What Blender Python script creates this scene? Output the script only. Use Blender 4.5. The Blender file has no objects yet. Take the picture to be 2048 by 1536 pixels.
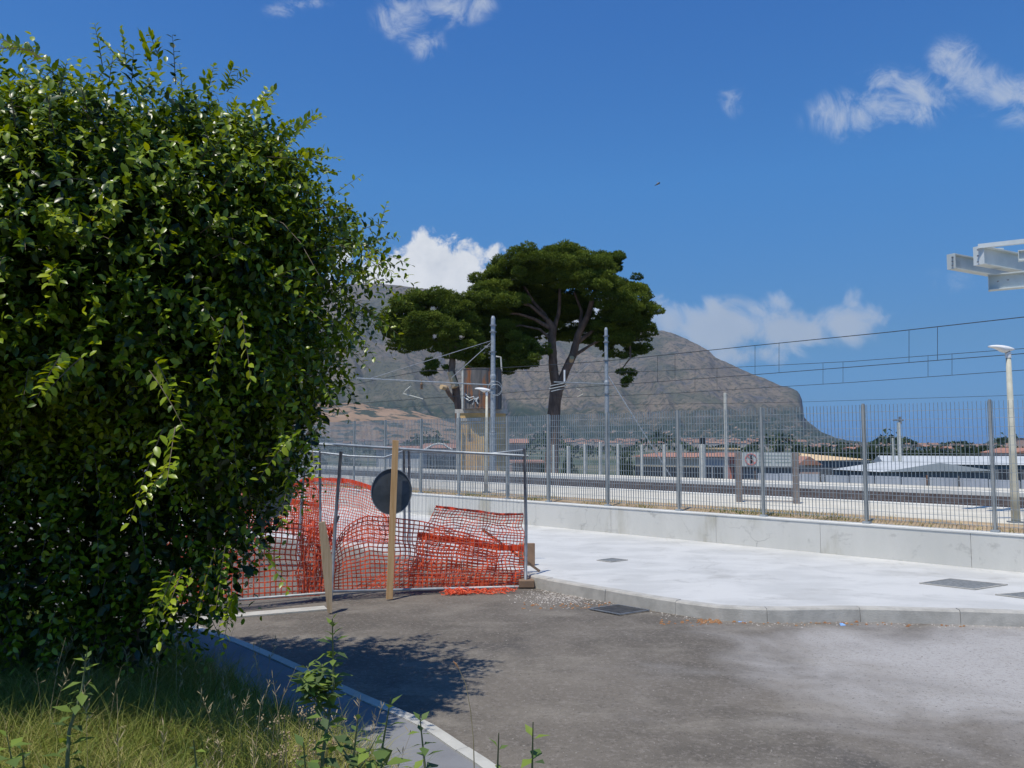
import bpy, math, random
import numpy as np
from mathutils import Vector, Matrix, noise
random.seed(7); RNG = np.random.default_rng(7)
SC = bpy.context.scene
COL = SC.collection
R = math.radians
# ------------------------------------------------------------------ camera
H = 2.1; F = 1600.0; PITCH = math.atan(119/1600)
cam_d = bpy.data.cameras.new('camera'); cam = bpy.data.objects.new('camera', cam_d); COL.objects.link(cam)
cam_d.sensor_width = 36; cam_d.lens = F/2048*36; cam_d.clip_start = 0.05; cam_d.clip_end = 60000
cam.location = (0, 0, H); cam.rotation_euler = (math.pi/2+PITCH, 0, 0)
SC.camera = cam
# ------------------------------------------------------------------ light
SUN_EL, SH_DIR = R(69), Vector((.52, .85, 0)).normalized()      # SH_DIR: where shadows point
sunv = Vector((-SH_DIR.x*math.cos(SUN_EL), -SH_DIR.y*math.cos(SUN_EL), math.sin(SUN_EL)))
sd = bpy.data.lights.new('sun', 'SUN'); sd.energy = 4.3; sd.angle = R(.53); sd.color = (1, .945, .845)
sun = bpy.data.objects.new('sun', sd); COL.objects.link(sun)
sun.rotation_euler = sunv.to_track_quat('Z', 'Y').to_euler()
w = bpy.data.worlds.new('World'); SC.world = w; w.use_nodes = True
wn, wl = w.node_tree.nodes, w.node_tree.links
wn.clear()

def pdir(px, py):
    x = (px-1024)/F; y = (768-py)/F
    return Vector((x, math.cos(PITCH)-y*math.sin(PITCH), math.sin(PITCH)+y*math.cos(PITCH)))
CAM = Vector((0, 0, H))
def at(px, py, Y):
    d = pdir(px, py); return CAM+d*(Y/d.y)
def on_z(px, py, z=0.0):
    d = pdir(px, py); return CAM+d*((z-H)/d.z)

class WN:
    """tiny helper to write node maths"""
    def __init__(s, nt): s.n = nt.nodes; s.l = nt.links
    def m(s, op, a, b=None, c=None):
        q = s.n.new('ShaderNodeMath'); q.operation = op
        for i, v in enumerate((a, b, c)):
            if v is None: continue
            if isinstance(v, (int, float)): q.inputs[i].default_value = v
            else: s.l.new(v, q.inputs[i])
        return q.outputs[0]
    def smooth(s, v, lo, hi):
        q = s.n.new('ShaderNodeMapRange'); q.interpolation_type = 'SMOOTHSTEP'
        s.l.new(v, q.inputs['Value']); q.inputs['From Min'].default_value = lo; q.inputs['From Max'].default_value = hi
        return q.outputs[0]

W = WN(w.node_tree)
sky = wn.new('ShaderNodeTexSky'); sky.sky_type = 'NISHITA'; sky.sun_disc = False
sky.sun_elevation = SUN_EL; sky.sun_rotation = math.atan2(sunv.x, sunv.y)
sky.air_density = 1.15; sky.dust_density = 0.25; sky.ozone_density = 4.0; sky.altitude = 0
hsv = wn.new('ShaderNodeHueSaturation'); hsv.inputs['Saturation'].default_value = 1.0; hsv.inputs['Value'].default_value = 1.0
wl.new(sky.outputs[0], hsv.inputs['Color'])
bg1 = wn.new('ShaderNodeBackground'); bg1.inputs[1].default_value = 0.145
tc = wn.new('ShaderNodeTexCoord'); sep = wn.new('ShaderNodeSeparateXYZ'); wl.new(tc.outputs['Generated'], sep.inputs[0])
yc = W.m('MAXIMUM', sep.outputs[1], 0.05)
U = W.m('DIVIDE', sep.outputs[0], yc); V = W.m('DIVIDE', sep.outputs[2], yc)
# clear maritime air: less yellow low down, deeper blue overall (same all round the compass)
tr = wn.new('ShaderNodeValToRGB'); wl.new(sep.outputs[2], tr.inputs[0]); TE = tr.color_ramp.elements
TS = [(0, (.13, .31, .86)), (.017, (.135, .32, .85)), (.05, (.185, .35, .66)), (.117, (.24, .415, .59)), (.31, (.27, .59, .85)), (.48, (.24, .56, .90)), (1, (.24, .56, .90))]
while len(TE) < len(TS): TE.new(.5)
for e_, (p_, c_) in zip(TE, TS): e_.position = p_; e_.color = (*c_, 1)
tm = wn.new('ShaderNodeMix'); tm.data_type = 'RGBA'; tm.blend_type = 'MULTIPLY'; tm.inputs[0].default_value = 1; wl.new(hsv.outputs[0], tm.inputs[6]); wl.new(tr.outputs[0], tm.inputs[7]); wl.new(tm.outputs[2], bg1.inputs[0])
comb = wn.new('ShaderNodeCombineXYZ'); wl.new(U, comb.inputs[0]); wl.new(V, comb.inputs[1])
def wnoise(scale, detail, rough, off=(0, 0, 0), st=(1, 1, 1), dist=0.0):
    mp = wn.new('ShaderNodeMapping'); mp.inputs['Location'].default_value = off; mp.inputs['Scale'].default_value = st
    wl.new(comb.outputs[0], mp.inputs[0])
    t = wn.new('ShaderNodeTexNoise'); t.inputs['Scale'].default_value = scale; t.inputs['Detail'].default_value = detail
    t.inputs['Roughness'].default_value = rough; t.inputs['Distortion'].default_value = dist
    wl.new(mp.outputs[0], t.inputs['Vector']); return t.outputs[0]
def blobs(lst, grow=1.0):
    tot = None
    for (px, py, rx, ry, amp) in lst:
        d = pdir(px, py); u0, v0 = d.x/d.y, d.z/d.y
        a = W.m('DIVIDE', W.m('SUBTRACT', U, u0), rx*grow/F); b = W.m('DIVIDE', W.m('SUBTRACT', V, v0), ry*grow/F)
        r2 = W.m('ADD', W.m('MULTIPLY', a, a), W.m('MULTIPLY', b, b))
        e = W.m('MULTIPLY', W.m('POWER', 2.718, W.m('MULTIPLY', r2, -1.0)), amp)
        tot = e if tot is None else W.m('MAXIMUM', tot, e)
    return tot
crisp = blobs([(860, 505, 62, 45, 1), (830, 560, 85, 60, 1.1), (935, 520, 55, 42, .9), (900, 590, 140, 60, 1.2), (745, 555, 55, 48, 1), (980, 505, 36, 26, .62), (700, 600, 90, 50, 1), (690, 520, 30, 30, .8), (1060, 560, 90, 45, .9), (1150, 620, 160, 40, .9)], 1.12)
gate = lambda f: W.m('MINIMUM', 1.0, W.m('MULTIPLY', f, 3.0))
nA = wnoise(22, 9, .62, (3.1, 1.7, 0), dist=.4)
cA = W.smooth(W.m('ADD', crisp, W.m('MULTIPLY', gate(crisp), W.m('MULTIPLY', W.m('SUBTRACT', nA, .5), 2.2))), .38, .72)
soft = blobs([(1340, 640, 55, 38, .85), (1430, 665, 95, 48, 1.05), (1560, 660, 100, 45, 1.0), (1560, 612, 40, 28, .7), (1690, 640, 62, 38, .95), (1700, 600, 25, 40, .8), (1745, 628, 34, 30, .75), (1500, 705, 75, 24, .85), (1240, 640, 120, 40, .9)], 1.3)
nB = wnoise(17, 8, .6, (7.3, 2.2, 0), dist=.5)
cB = W.m('MULTIPLY', W.smooth(W.m('ADD', soft, W.m('MULTIPLY', gate(soft), W.m('MULTIPLY', W.m('SUBTRACT', nB, .5), 2.1))), .26, .95), .82)
wis = blobs([(1700, 232, 60, 34, .9), (1790, 215, 75, 30, .85), (1860, 185, 70, 32, .8), (1915, 130, 38, 40, .85), (1950, 170, 45, 36, .85), (2010, 190, 75, 34, .75), (2110, 230, 80, 22, .9), (1760, 160, 40, 22, .55),
             (815, 35, 48, 36, .8), (900, 20, 52, 26, .75), (850, 85, 30, 28, .6), (960, 10, 30, 16, .5), (1465, 205, 26, 26, .42), (560, 22, 36, 16, .45), (610, 5, 40, 12, .45), (1920, 565, 60, 26, .32), (2200, 200, 90, 50, .8)], 1.3)
nC = wnoise(16, 9, .68, (1.2, 5.2, 0), dist=1.1)
cC = W.m('MULTIPLY', W.smooth(W.m('ADD', wis, W.m('MULTIPLY', gate(wis), W.m('MULTIPLY', W.m('SUBTRACT', nC, .5), 2.7))), .10, 1.3), .72)
cov = W.m('MAXIMUM', cA, W.m('MAXIMUM', cB, cC))
front = W.smooth(sep.outputs[1], .05, .2); cov = W.m('MULTIPLY', cov, front)
shade = wnoise(11, 5, .6, (4.2, 9.1, 0)); sh2 = W.smooth(W.m('ADD', shade, W.m('MULTIPLY', V, .9)), .35, .9)
cm = wn.new('ShaderNodeMix'); cm.data_type = 'RGBA'; wl.new(sh2, cm.inputs[0])
cm.inputs[6].default_value = (.50, .555, .62, 1); cm.inputs[7].default_value = (.86, .88, .89, 1)
cm2 = wn.new('ShaderNodeMix'); cm2.data_type = 'RGBA'; wl.new(W.m('MAXIMUM', cB, cC), cm2.inputs[0])
wl.new(cm.outputs[2], cm2.inputs[6]); cm2.inputs[7].default_value = (.46, .53, .60, 1)
bg2 = wn.new('ShaderNodeBackground'); wl.new(cm2.outputs[2], bg2.inputs[0])
mx = wn.new('ShaderNodeMixShader'); wl.new(cov, mx.inputs[0]); wl.new(bg1.outputs[0], mx.inputs[1]); wl.new(bg2.outputs[0], mx.inputs[2])
wo = wn.new('ShaderNodeOutputWorld'); wl.new(mx.outputs[0], wo.inputs[0])
SC.view_settings.view_transform = 'Standard'; SC.view_settings.look = 'None'; SC.view_settings.exposure = 0.0; SC.view_settings.gamma = 1
SC.cycles.use_denoising = True
SC.cycles.max_bounces = 6; SC.cycles.transparent_max_bounces = 8; SC.cycles.volume_bounces = 0
SC.cycles.sample_clamp_indirect = 6

# ------------------------------------------------------------------ geometry helpers
ORG = {}
def tag(o, label=None, cat=None, group=None, kind=None):
    if label: o['label'] = label
    if cat: o['category'] = cat
    if group: o['group'] = group
    if kind: o['kind'] = kind
    return o
def thing(name, label, cat, loc, group=None):
    o = bpy.data.objects.new(name, None); COL.objects.link(o); o.location = loc; o.empty_display_size = .2
    ORG[o.name] = Vector(loc); return tag(o, label, cat, group)
def org(o): return ORG.get(o.name, Vector((0, 0, 0))) if o else Vector((0, 0, 0))
def link(name, me, parent=None, loc=None):
    """loc is a world position; children are stored relative to their parent's origin"""
    o = bpy.data.objects.new(name, me); COL.objects.link(o)
    po = org(parent); lw = Vector(loc) if loc is not None else po.copy()
    if parent: o.parent = parent; o.location = lw-po
    else: o.location = lw
    ORG[o.name] = lw; return o
class MB:
    def __init__(s): s.v = []; s.f = []
    def add(s, vs, fs):
        n = len(s.v); s.v += [tuple(v) for v in vs]; s.f += [tuple(i+n for i in f) for f in fs]; return s
    def box(s, lo, hi):
        x0, y0, z0 = lo; x1, y1, z1 = hi
        return s.add([(x0,y0,z0),(x1,y0,z0),(x1,y1,z0),(x0,y1,z0),(x0,y0,z1),(x1,y0,z1),(x1,y1,z1),(x0,y1,z1)],
                     [(0,3,2,1),(4,5,6,7),(0,1,5,4),(1,2,6,5),(2,3,7,6),(3,0,4,7)])
    def obox(s, o, a, b, c):
        """box from corner o with edge vectors a, b, c"""
        o, a, b, c = map(Vector, (o, a, b, c))
        return s.add([o, o+a, o+a+b, o+b, o+c, o+a+c, o+a+b+c, o+b+c],
                     [(0,3,2,1),(4,5,6,7),(0,1,5,4),(1,2,6,5),(2,3,7,6),(3,0,4,7)])
    def bar(s, p, q, wd, ht, up=(0, 0, 1)):
        """rectangular bar p->q, wd sideways, ht along up"""
        p, q = Vector(p), Vector(q); t = (q-p).normalized(); u = Vector(up); sd_ = t.cross(u)
        if sd_.length < 1e-4: sd_ = t.cross(Vector((1, 0, 0)))
        sd_.normalize(); u = sd_.cross(t).normalized()
        return s.obox(p-sd_*wd/2-u*ht/2, sd_*wd, q-p, u*ht)
    def tube(s, pts, r, n=8, caps=True):
        pts = [Vector(p) for p in pts]; m = len(pts); rs = r if isinstance(r, (list, tuple)) else [r]*m
        base = len(s.v); ref = None
        for i, p in enumerate(pts):
            t = (pts[min(i+1, m-1)]-pts[max(i-1, 0)]).normalized()
            if ref is None: ref = Vector((0, 0, 1)) if abs(t.z) < .9 else Vector((1, 0, 0))
            a = t.cross(ref)
            if a.length < 1e-5: a = t.cross(Vector((0, 1, 0)))
            a.normalize(); b = t.cross(a).normalized(); ref = -b if False else ref
            for k in range(n):
                an = 2*math.pi*k/n; s.v.append(tuple(p+a*math.cos(an)*rs[i]+b*math.sin(an)*rs[i]))
        for i in range(m-1):
            for k in range(n):
                k2 = (k+1) % n; s.f.append((base+i*n+k, base+i*n+k2, base+(i+1)*n+k2, base+(i+1)*n+k))
        if caps:
            s.f.append(tuple(base+k for k in range(n))); s.f.append(tuple(base+(m-1)*n+k for k in range(n))[::-1])
        return s
    def lathe(s, c, prof, n=16, axis='Z'):
        c = Vector(c); base = len(s.v)
        for (r, h) in prof:
            for k in range(n):
                an = 2*math.pi*k/n; s.v.append(tuple(c+Vector((r*math.cos(an), r*math.sin(an), h))))
        for i in range(len(prof)-1):
            for k in range(n):
                k2 = (k+1) % n; s.f.append((base+i*n+k, base+i*n+k2, base+(i+1)*n+k2, base+(i+1)*n+k))
        s.f.append(tuple(base+k for k in range(n))[::-1]); s.f.append(tuple(base+(len(prof)-1)*n+k for k in range(n)))
        return s
    def mesh(s, name, mat, o=Vector((0, 0, 0)), smooth=False):
        me = bpy.data.meshes.new(name); me.from_pydata([(v[0]-o[0], v[1]-o[1], v[2]-o[2]) for v in s.v], [], s.f)
        if mat: me.materials.append(mat)
        if smooth: me.shade_smooth()
        me.update(); return me
    def build(s, name, mat, parent=None, loc=None, smooth=False, bevel=0, weld=False):
        lw = Vector(loc) if loc is not None else org(parent)
        o = link(name, s.mesh(name, mat, lw, smooth), parent, lw)
        if bevel:
            b = o.modifiers.new('bevel', 'BEVEL'); b.width = bevel; b.segments = 2; b.limit_method = 'ANGLE'
        return o
def npmesh(name, verts, faces_flat, loop_counts, mat, attr=None, smooth=False):
    me = bpy.data.meshes.new(name); verts = np.asarray(verts, np.float32)
    me.vertices.add(len(verts)); me.vertices.foreach_set('co', verts.ravel())
    me.loops.add(len(faces_flat)); me.loops.foreach_set('vertex_index', np.asarray(faces_flat, np.int32))
    lc = np.asarray(loop_counts, np.int32); me.polygons.add(len(lc))
    me.polygons.foreach_set('loop_start', np.concatenate([[0], np.cumsum(lc)[:-1]]).astype(np.int32))
    me.update(calc_edges=True)
    if attr is not None:
        a = me.attributes.new('tint', 'FLOAT', 'POINT'); a.data.foreach_set('value', np.asarray(attr, np.float32))
    if mat: me.materials.append(mat)
    if smooth: me.shade_smooth()
    me.validate(); return me

# ------------------------------------------------------------------ materials
def mat(name, c1, c2=None, scale=3, rough=.75, detail=5, bump=0, bscale=None, metal=0, spec=.5, stretch=(1, 1, 1), lo=.35, hi=.65, c3=None, s3=.5, t3=(.5, .6), rvar=0, dist=0):
    m = bpy.data.materials.new(name); m.use_nodes = True; nt = m.node_tree; n, l = nt.nodes, nt.links
    b = n['Principled BSDF']; b.inputs['Roughness'].default_value = rough; b.inputs['Metallic'].default_value = metal
    b.inputs['Specular IOR Level'].default_value = spec; b.inputs['Base Color'].default_value = (*c1, 1)
    tcn = n.new('ShaderNodeTexCoord'); geo = n.new('ShaderNodeNewGeometry'); mp = n.new('ShaderNodeMapping'); mp.inputs['Scale'].default_value = stretch; l.new(geo.outputs['Position'], mp.inputs[0])
    def nz(sc, det, ro=.6):
        t = n.new('ShaderNodeTexNoise'); t.inputs['Scale'].default_value = sc; t.inputs['Detail'].default_value = det; t.inputs['Roughness'].default_value = ro; t.inputs['Distortion'].default_value = dist
        l.new(mp.outputs[0], t.inputs['Vector']); return t.outputs[0]
    q = WN(nt)
    if c2:
        mixn = n.new('ShaderNodeMix'); mixn.data_type = 'RGBA'; l.new(q.smooth(nz(scale, detail), lo, hi), mixn.inputs[0])
        mixn.inputs[6].default_value = (*c1, 1); mixn.inputs[7].default_value = (*c2, 1); out = mixn.outputs[2]
        if c3:
            m3 = n.new('ShaderNodeMix'); m3.data_type = 'RGBA'; l.new(q.smooth(nz(s3, 6), *t3), m3.inputs[0]); l.new(out, m3.inputs[6]); m3.inputs[7].default_value = (*c3, 1); out = m3.outputs[2]
        l.new(out, b.inputs['Base Color'])
    if bump:
        bn = n.new('ShaderNodeBump'); bn.inputs['Strength'].default_value = bump; bn.inputs['Distance'].default_value = .02
        l.new(nz(bscale or scale*4, 6), bn.inputs['Height']); l.new(bn.outputs[0], b.inputs['Normal'])
    return m
def tint_mat(name, stops, rough=.5, spec=.5, transl=0.0, tcol=None, noise_amt=.0, nscale=2.0):
    """colour ramp over the mesh attribute 'tint' (one value per leaf; shrub filler has shade painted in)"""
    m = bpy.data.materials.new(name); m.use_nodes = True; nt = m.node_tree; n, l = nt.nodes, nt.links
    b = n['Principled BSDF']; b.inputs['Roughness'].default_value = rough; b.inputs['Specular IOR Level'].default_value = spec
    a = n.new('ShaderNodeAttribute'); a.attribute_name = 'tint'; r = n.new('ShaderNodeValToRGB'); l.new(a.outputs['Fac'], r.inputs[0])
    e = r.color_ramp.elements
    while len(e) < len(stops): e.new(.5)
    for i, (p, c) in enumerate(stops): e[i].position = p; e[i].color = (*c, 1)
    l.new(r.outputs[0], b.inputs['Base Color'])
    if transl:
        t = n.new('ShaderNodeBsdfTranslucent'); mxs = n.new('ShaderNodeMixShader'); mxs.inputs[0].default_value = transl
        hs = n.new('ShaderNodeHueSaturation'); hs.inputs['Hue'].default_value = .48; hs.inputs['Value'].default_value = 1.5; hs.inputs['Saturation'].default_value = 1.1
        l.new(r.outputs[0], hs.inputs['Color']); l.new(hs.outputs[0], t.inputs[0])
        l.new(b.outputs[0], mxs.inputs[1]); l.new(t.outputs[0], mxs.inputs[2]); l.new(mxs.outputs[0], n['Material Output'].inputs[0])
    return m
M = {}
M['galv'] = mat('galvanised_steel', (.30, .33, .345), (.40, .43, .44), 9, .5, metal=.25)
M['galv_dark'] = mat('weathered_steel_tube', (.17, .19, .21), (.27, .29, .31), 7, .55, metal=.35)
M['bar'] = mat('grating_steel', (.24, .29, .31), (.36, .41, .42), 4, .5, metal=.15)
M['post'] = mat('fence_post_steel', (.23, .25, .25), (.32, .33, .31), 3, .6, metal=.15)
M['concrete_pole'] = mat('pale_concrete', (.50, .50, .44), (.60, .59, .52), 5, .85)
M['lamp_pole'] = mat('aged_lamp_pole', (.44, .43, .34), (.54, .52, .42), 5, .7)
M['white'] = mat('white_enamel', (.74, .74, .71), (.80, .80, .78), 6, .4)
M['kerb'] = mat('kerb_concrete', (.36, .345, .305), (.46, .44, .39), 5, .9, bump=.25, bscale=60, c3=(.48, .46, .40), s3=1.7, t3=(.6, .72))
M['kerb_old'] = mat('pale_kerb_stone', (.40, .39, .35), (.50, .49, .44), 4, .9, bump=.25, bscale=60)
M['orange'] = mat('orange_plastic_net', (.95, .17, .06), (.98, .23, .09), 4, .5)
M['orange_band'] = mat('orange_plastic_band', (.90, .10, .035), (.95, .15, .05), 6, .45, bump=.2, bscale=40)
M['wood'] = mat('raw_pine_board', (.55, .32, .13), (.66, .42, .20), 3, .7, stretch=(9, 9, .7), bump=.15)
M['wood_pale'] = mat('weathered_board', (.42, .30, .17), (.54, .41, .26), 3, .75, stretch=(9, 9, .7), bump=.15)
M['wood_dark'] = mat('brown_board', (.20, .13, .08), (.29, .19, .12), 3, .8)
M['disc'] = mat('dull_aluminium_back', (.060, .072, .080), (.10, .112, .122), 5, .55, metal=.3, spec=.35)
M['beam'] = mat('pale_painted_steel', (.56, .61, .59), (.66, .70, .68), 2, .45, c3=(.48, .52, .50), s3=1, t3=(.55, .65))
M['wire'] = mat('overhead_wire', (.055, .06, .065), None, rough=.5, metal=.3)
M['rust'] = mat('rusty_tank_steel', (.085, .082, .078), (.15, .14, .13), 1.6, .7, stretch=(2.5, 2.5, .35), c3=(.26, .11, .045), s3=.9, t3=(.54, .60))
M['tower'] = mat('ochre_plaster', (.52, .35, .15), (.64, .43, .19), 1.5, .9, stretch=(1, 1, .5), c3=(.28, .22, .17), s3=1.1, t3=(.52, .66))
M['tower_light'] = mat('pale_ochre_render', (.60, .37, .15), (.66, .43, .20), 1.5, .9)
M['plinth'] = mat('old_concrete_rim', (.38, .35, .30), (.52, .49, .43), 3, .9)
M['bark'] = mat('pine_bark', (.12, .08, .058), (.22, .145, .105), 2.2, .95, stretch=(2, 2, .6), bump=.8, bscale=5)
M['cutwood'] = mat('cut_pine_wood', (.55, .42, .28), (.62, .42, .20), 3, .8)
M['twig'] = mat('shrub_bark', (.10, .075, .05), (.17, .13, .09), 12, .9)
M['stem'] = mat('weed_stem', (.13, .17, .07), (.19, .20, .10), 12, .7)
M['black'] = mat('black_body', (.012, .012, .014), None, rough=.4)
M['rail'] = mat('rail_steel', (.16, .12, .10), (.24, .19, .16), 3, .5, metal=.5)
M['sleeper'] = mat('concrete_sleeper', (.26, .25, .23), (.33, .32, .30), 3, .9)
M['ballast'] = mat('track_ballast', (.10, .098, .098), (.21, .205, .20), 14, .95, bump=1.0, bscale=14, detail=3)
M['platform'] = mat('cream_platform_paving', (.56, .52, .42), (.64, .60, .50), 1.2, .9, c3=(.50, .46, .38), s3=.5, t3=(.5, .7))
M['edge'] = mat('platform_edge_stone', (.64, .62, .55), (.72, .70, .63), 2, .85)
M['plat_face'] = mat('platform_side', (.36, .31, .25), (.45, .39, .31), 2, .9)
M['cover'] = mat('cast_iron_cover', (.15, .16, .16), (.22, .23, .23), 20, .7, bump=.6, bscale=90, detail=2)
M['gratedark'] = mat('dark_gully_grate', (.055, .055, .055), (.09, .09, .085), 10, .7)
M['stone'] = mat('pale_chippings', (.34, .30, .26), (.52, .48, .43), 9, .9)
M['dryleaf'] = mat('dry_leaf', (.28, .12, .05), (.36, .20, .09), 8, .8)
M['bluepl'] = mat('blue_plastic_scrap', (.20, .38, .72), None, rough=.5)
M['soil_dry'] = mat('dry_soil', (.34, .24, .14), (.47, .35, .21), 3, .95, bump=.6, bscale=12, c3=(.20, .15, .09), s3=1.3, t3=(.56, .66))
M['yard'] = mat('grey_yard_gravel', (.17, .16, .15), (.26, .24, .21), .6, .95, c3=(.12, .13, .07), s3=.12, t3=(.5, .62))
M['plain'] = mat('far_plain', (.13, .135, .08), (.20, .18, .12), .02, .95, c3=(.055, .08, .04), s3=.008, t3=(.42, .55))
M['plaster_pink'] = mat('faded_pink_plaster', (.44, .30, .25), (.50, .36, .30), .6, .9)
M['plaster_beige'] = mat('beige_plaster', (.40, .36, .27), (.48, .43, .33), .5, .9)
M['plaster_grey'] = mat('grey_plaster', (.28, .30, .33), (.36, .38, .40), .5, .9)
M['plaster_white'] = mat('white_plaster', (.62, .62, .58), (.70, .70, .66), .5, .9)
M['redwall'] = mat('red_painted_wall', (.45, .16, .12), (.50, .20, .15), .6, .9)
M['tile_red'] = mat('terracotta_roof', (.34, .17, .115), (.40, .21, .15), 1.5, .9, c3=(.32, .15, .10), s3=.4, t3=(.5, .65))
M['tile_sand'] = mat('sandy_roof_sheeting', (.60, .42, .22), (.72, .54, .31), .9, .85)
M['roof_white'] = mat('white_roof_sheeting', (.46, .48, .47), (.54, .56, .55), .4, .6)
M['shed_dark'] = mat('dark_shed_wall', (.10, .105, .115), (.17, .175, .18), .6, .8)
M['sheet'] = mat('pale_corrugated_sheet', (.42, .44, .47), (.52, .54, .56), 1.2, .6, stretch=(2, 2, .3))
M['win'] = mat('dark_window', (.04, .045, .055), None, rough=.2)
M['signpost'] = mat('brown_grey_post', (.19, .16, .145), (.25, .215, .19), 4, .8)
M['signwhite'] = mat('sign_white', (.40, .44, .43), (.46, .49, .48), 4, .5)
M['signred'] = mat('sign_red', (.48, .16, .15), None, rough=.5)
M['signgrey'] = mat('sign_faded_print', (.22, .28, .26), None, rough=.6)
M['graffiti'] = mat('pale_spray_paint', (.60, .63, .62), None, rough=.7)
M['verge_soil'] = mat('verge_soil', (.07, .06, .035), (.12, .10, .05), 6, .95, bump=.6)
M['town'] = mat('far_town_walls', (.42, .34, .27), (.50, .44, .38), .03, .9)
M['rustfence'] = mat('old_rusty_mesh', (.15, .10, .08), None, rough=.9)

# pavement: bright concrete with trowel streaks and stains
for k_ in ('orange', 'orange_band'):
    nt_ = M[k_].node_tree; b_ = nt_.nodes['Principled BSDF']; tl_ = nt_.nodes.new('ShaderNodeBsdfTranslucent'); tl_.inputs[0].default_value = (1, .17, .05, 1); mm_ = nt_.nodes.new('ShaderNodeMixShader'); mm_.inputs[0].default_value = .38
    nt_.links.new(b_.outputs[0], mm_.inputs[1]); nt_.links.new(tl_.outputs[0], mm_.inputs[2]); nt_.links.new(mm_.outputs[0], nt_.nodes['Material Output'].inputs[0])
def pavement_mat():
    m = mat('pale_fresh_concrete', (.470, .470, .448), (.555, .552, .525), .9, .85, detail=7, bump=.15, bscale=30, stretch=(1, 1.5, 1), c3=(.39, .385, .36), s3=.8, t3=(.56, .74), lo=.36, hi=.62, dist=.3)
    return m
M['pavement'] = pavement_mat()
def wall_mat():
    m = mat('retaining_wall_concrete', (.57, .555, .495), (.64, .62, .555), .7, .9, bump=.25, bscale=22, c3=(.40, .375, .29), s3=1.1, t3=(.54, .72), stretch=(1, 1, .30))
    return m
M['wall'] = wall_mat(); M['wall_cap'] = mat('wall_top_concrete', (.60, .59, .54), (.70, .69, .64), 2, .9)
def asphalt():
    m = bpy.data.materials.new('dusty_asphalt'); m.use_nodes = True; nt = m.node_tree; n, l = nt.nodes, nt.links; q = WN(nt)
    b = n['Principled BSDF']; b.inputs['Roughness'].default_value = .93; b.inputs['Specular IOR Level'].default_value = .2
    g = n.new('ShaderNodeNewGeometry'); P = g.outputs['Position']
    def nz(sc, det, ro=.6, st=(1, 1, 1), rot=0, di=0):
        mp = n.new('ShaderNodeMapping'); mp.inputs['Scale'].default_value = st; mp.inputs['Rotation'].default_value = (0, 0, rot); l.new(P, mp.inputs[0])
        t = n.new('ShaderNodeTexNoise'); t.inputs['Scale'].default_value = sc; t.inputs['Detail'].default_value = det; t.inputs['Roughness'].default_value = ro; t.inputs['Distortion'].default_value = di
        l.new(mp.outputs[0], t.inputs['Vector']); return t.outputs[0]
    def mixc(fac, a, bcol):
        x = n.new('ShaderNodeMix'); x.data_type = 'RGBA'; l.new(fac, x.inputs[0])
        if isinstance(a, tuple): x.inputs[6].default_value = (*a, 1)
        else: l.new(a, x.inputs[6])
        x.inputs[7].default_value = (*bcol, 1); return x.outputs[2]
    c = mixc(q.smooth(nz(.55, 6, .6, (1, 1, 1), .5), .40, .60), (.116, .103, .086), (.166, .147, .122))
    c = mixc(q.m('MULTIPLY', q.smooth(nz(.9, 7, .68, (.75, 1.2, 1), -.45), .46, .72), .75), c, (.255, .23, .19))
    c = mixc(q.m('MULTIPLY', q.smooth(nz(.8, 7, .65, (1, .8, 1), .9), .56, .7), .55), c, (.065, .062, .060))
    sp = n.new('ShaderNodeSeparateXYZ'); l.new(P, sp.inputs[0])
    # wind-blown cement dust, thicker towards the kerb corner on the right
    dx = q.m('SUBTRACT', sp.outputs[0], 5.9); dy = q.m('SUBTRACT', sp.outputs[1], 7.7)
    rr = q.m('SQRT', q.m('ADD', q.m('MULTIPLY', dx, q.m('MULTIPLY', dx, .10)), q.m('MULTIPLY', dy, q.m('MULTIPLY', dy, .28))))
    fall = q.smooth(q.m('ADD', q.m('MULTIPLY', rr, -1.0), q.m('MULTIPLY', nz(.9, 6, .6, (1, 1, 1), 0, .6), 1.9)), -.70, .55)
    c = mixc(q.m('MULTIPLY', fall, .9), c, (.42, .405, .385))
    c = mixc(q.m('MULTIPLY', q.smooth(nz(24, 5, .75), .50, .64), .45), c, (.28, .25, .22))
    c = mixc(q.m('MULTIPLY', q.smooth(nz(38, 4, .75, (1, 1, 1), .3), .55, .68), .6), c, (.05, .046, .042))
    v = n.new('ShaderNodeTexVoronoi'); v.inputs['Scale'].default_value = 55; l.new(P, v.inputs['Vector'])
    c = mixc(q.m('MULTIPLY', q.smooth(v.outputs['Distance'], .22, .10), .35), c, (.32, .30, .28))
    v2 = n.new('ShaderNodeTexVoronoi'); v2.inputs['Scale'].default_value = 90; l.new(P, v2.inputs['Vector'])
    c = mixc(q.m('MULTIPLY', q.smooth(v2.outputs['Distance'], .25, .08), .5), c, (.045, .043, .042))
    l.new(c, b.inputs['Base Color'])
    bn = n.new('ShaderNodeBump'); bn.inputs['Strength'].default_value = .5; bn.inputs['Distance'].default_value = .01; l.new(nz(90, 4, .7), bn.inputs['Height']); l.new(bn.outputs[0], b.inputs['Normal'])
    return m
M['asphalt'] = asphalt()
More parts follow.
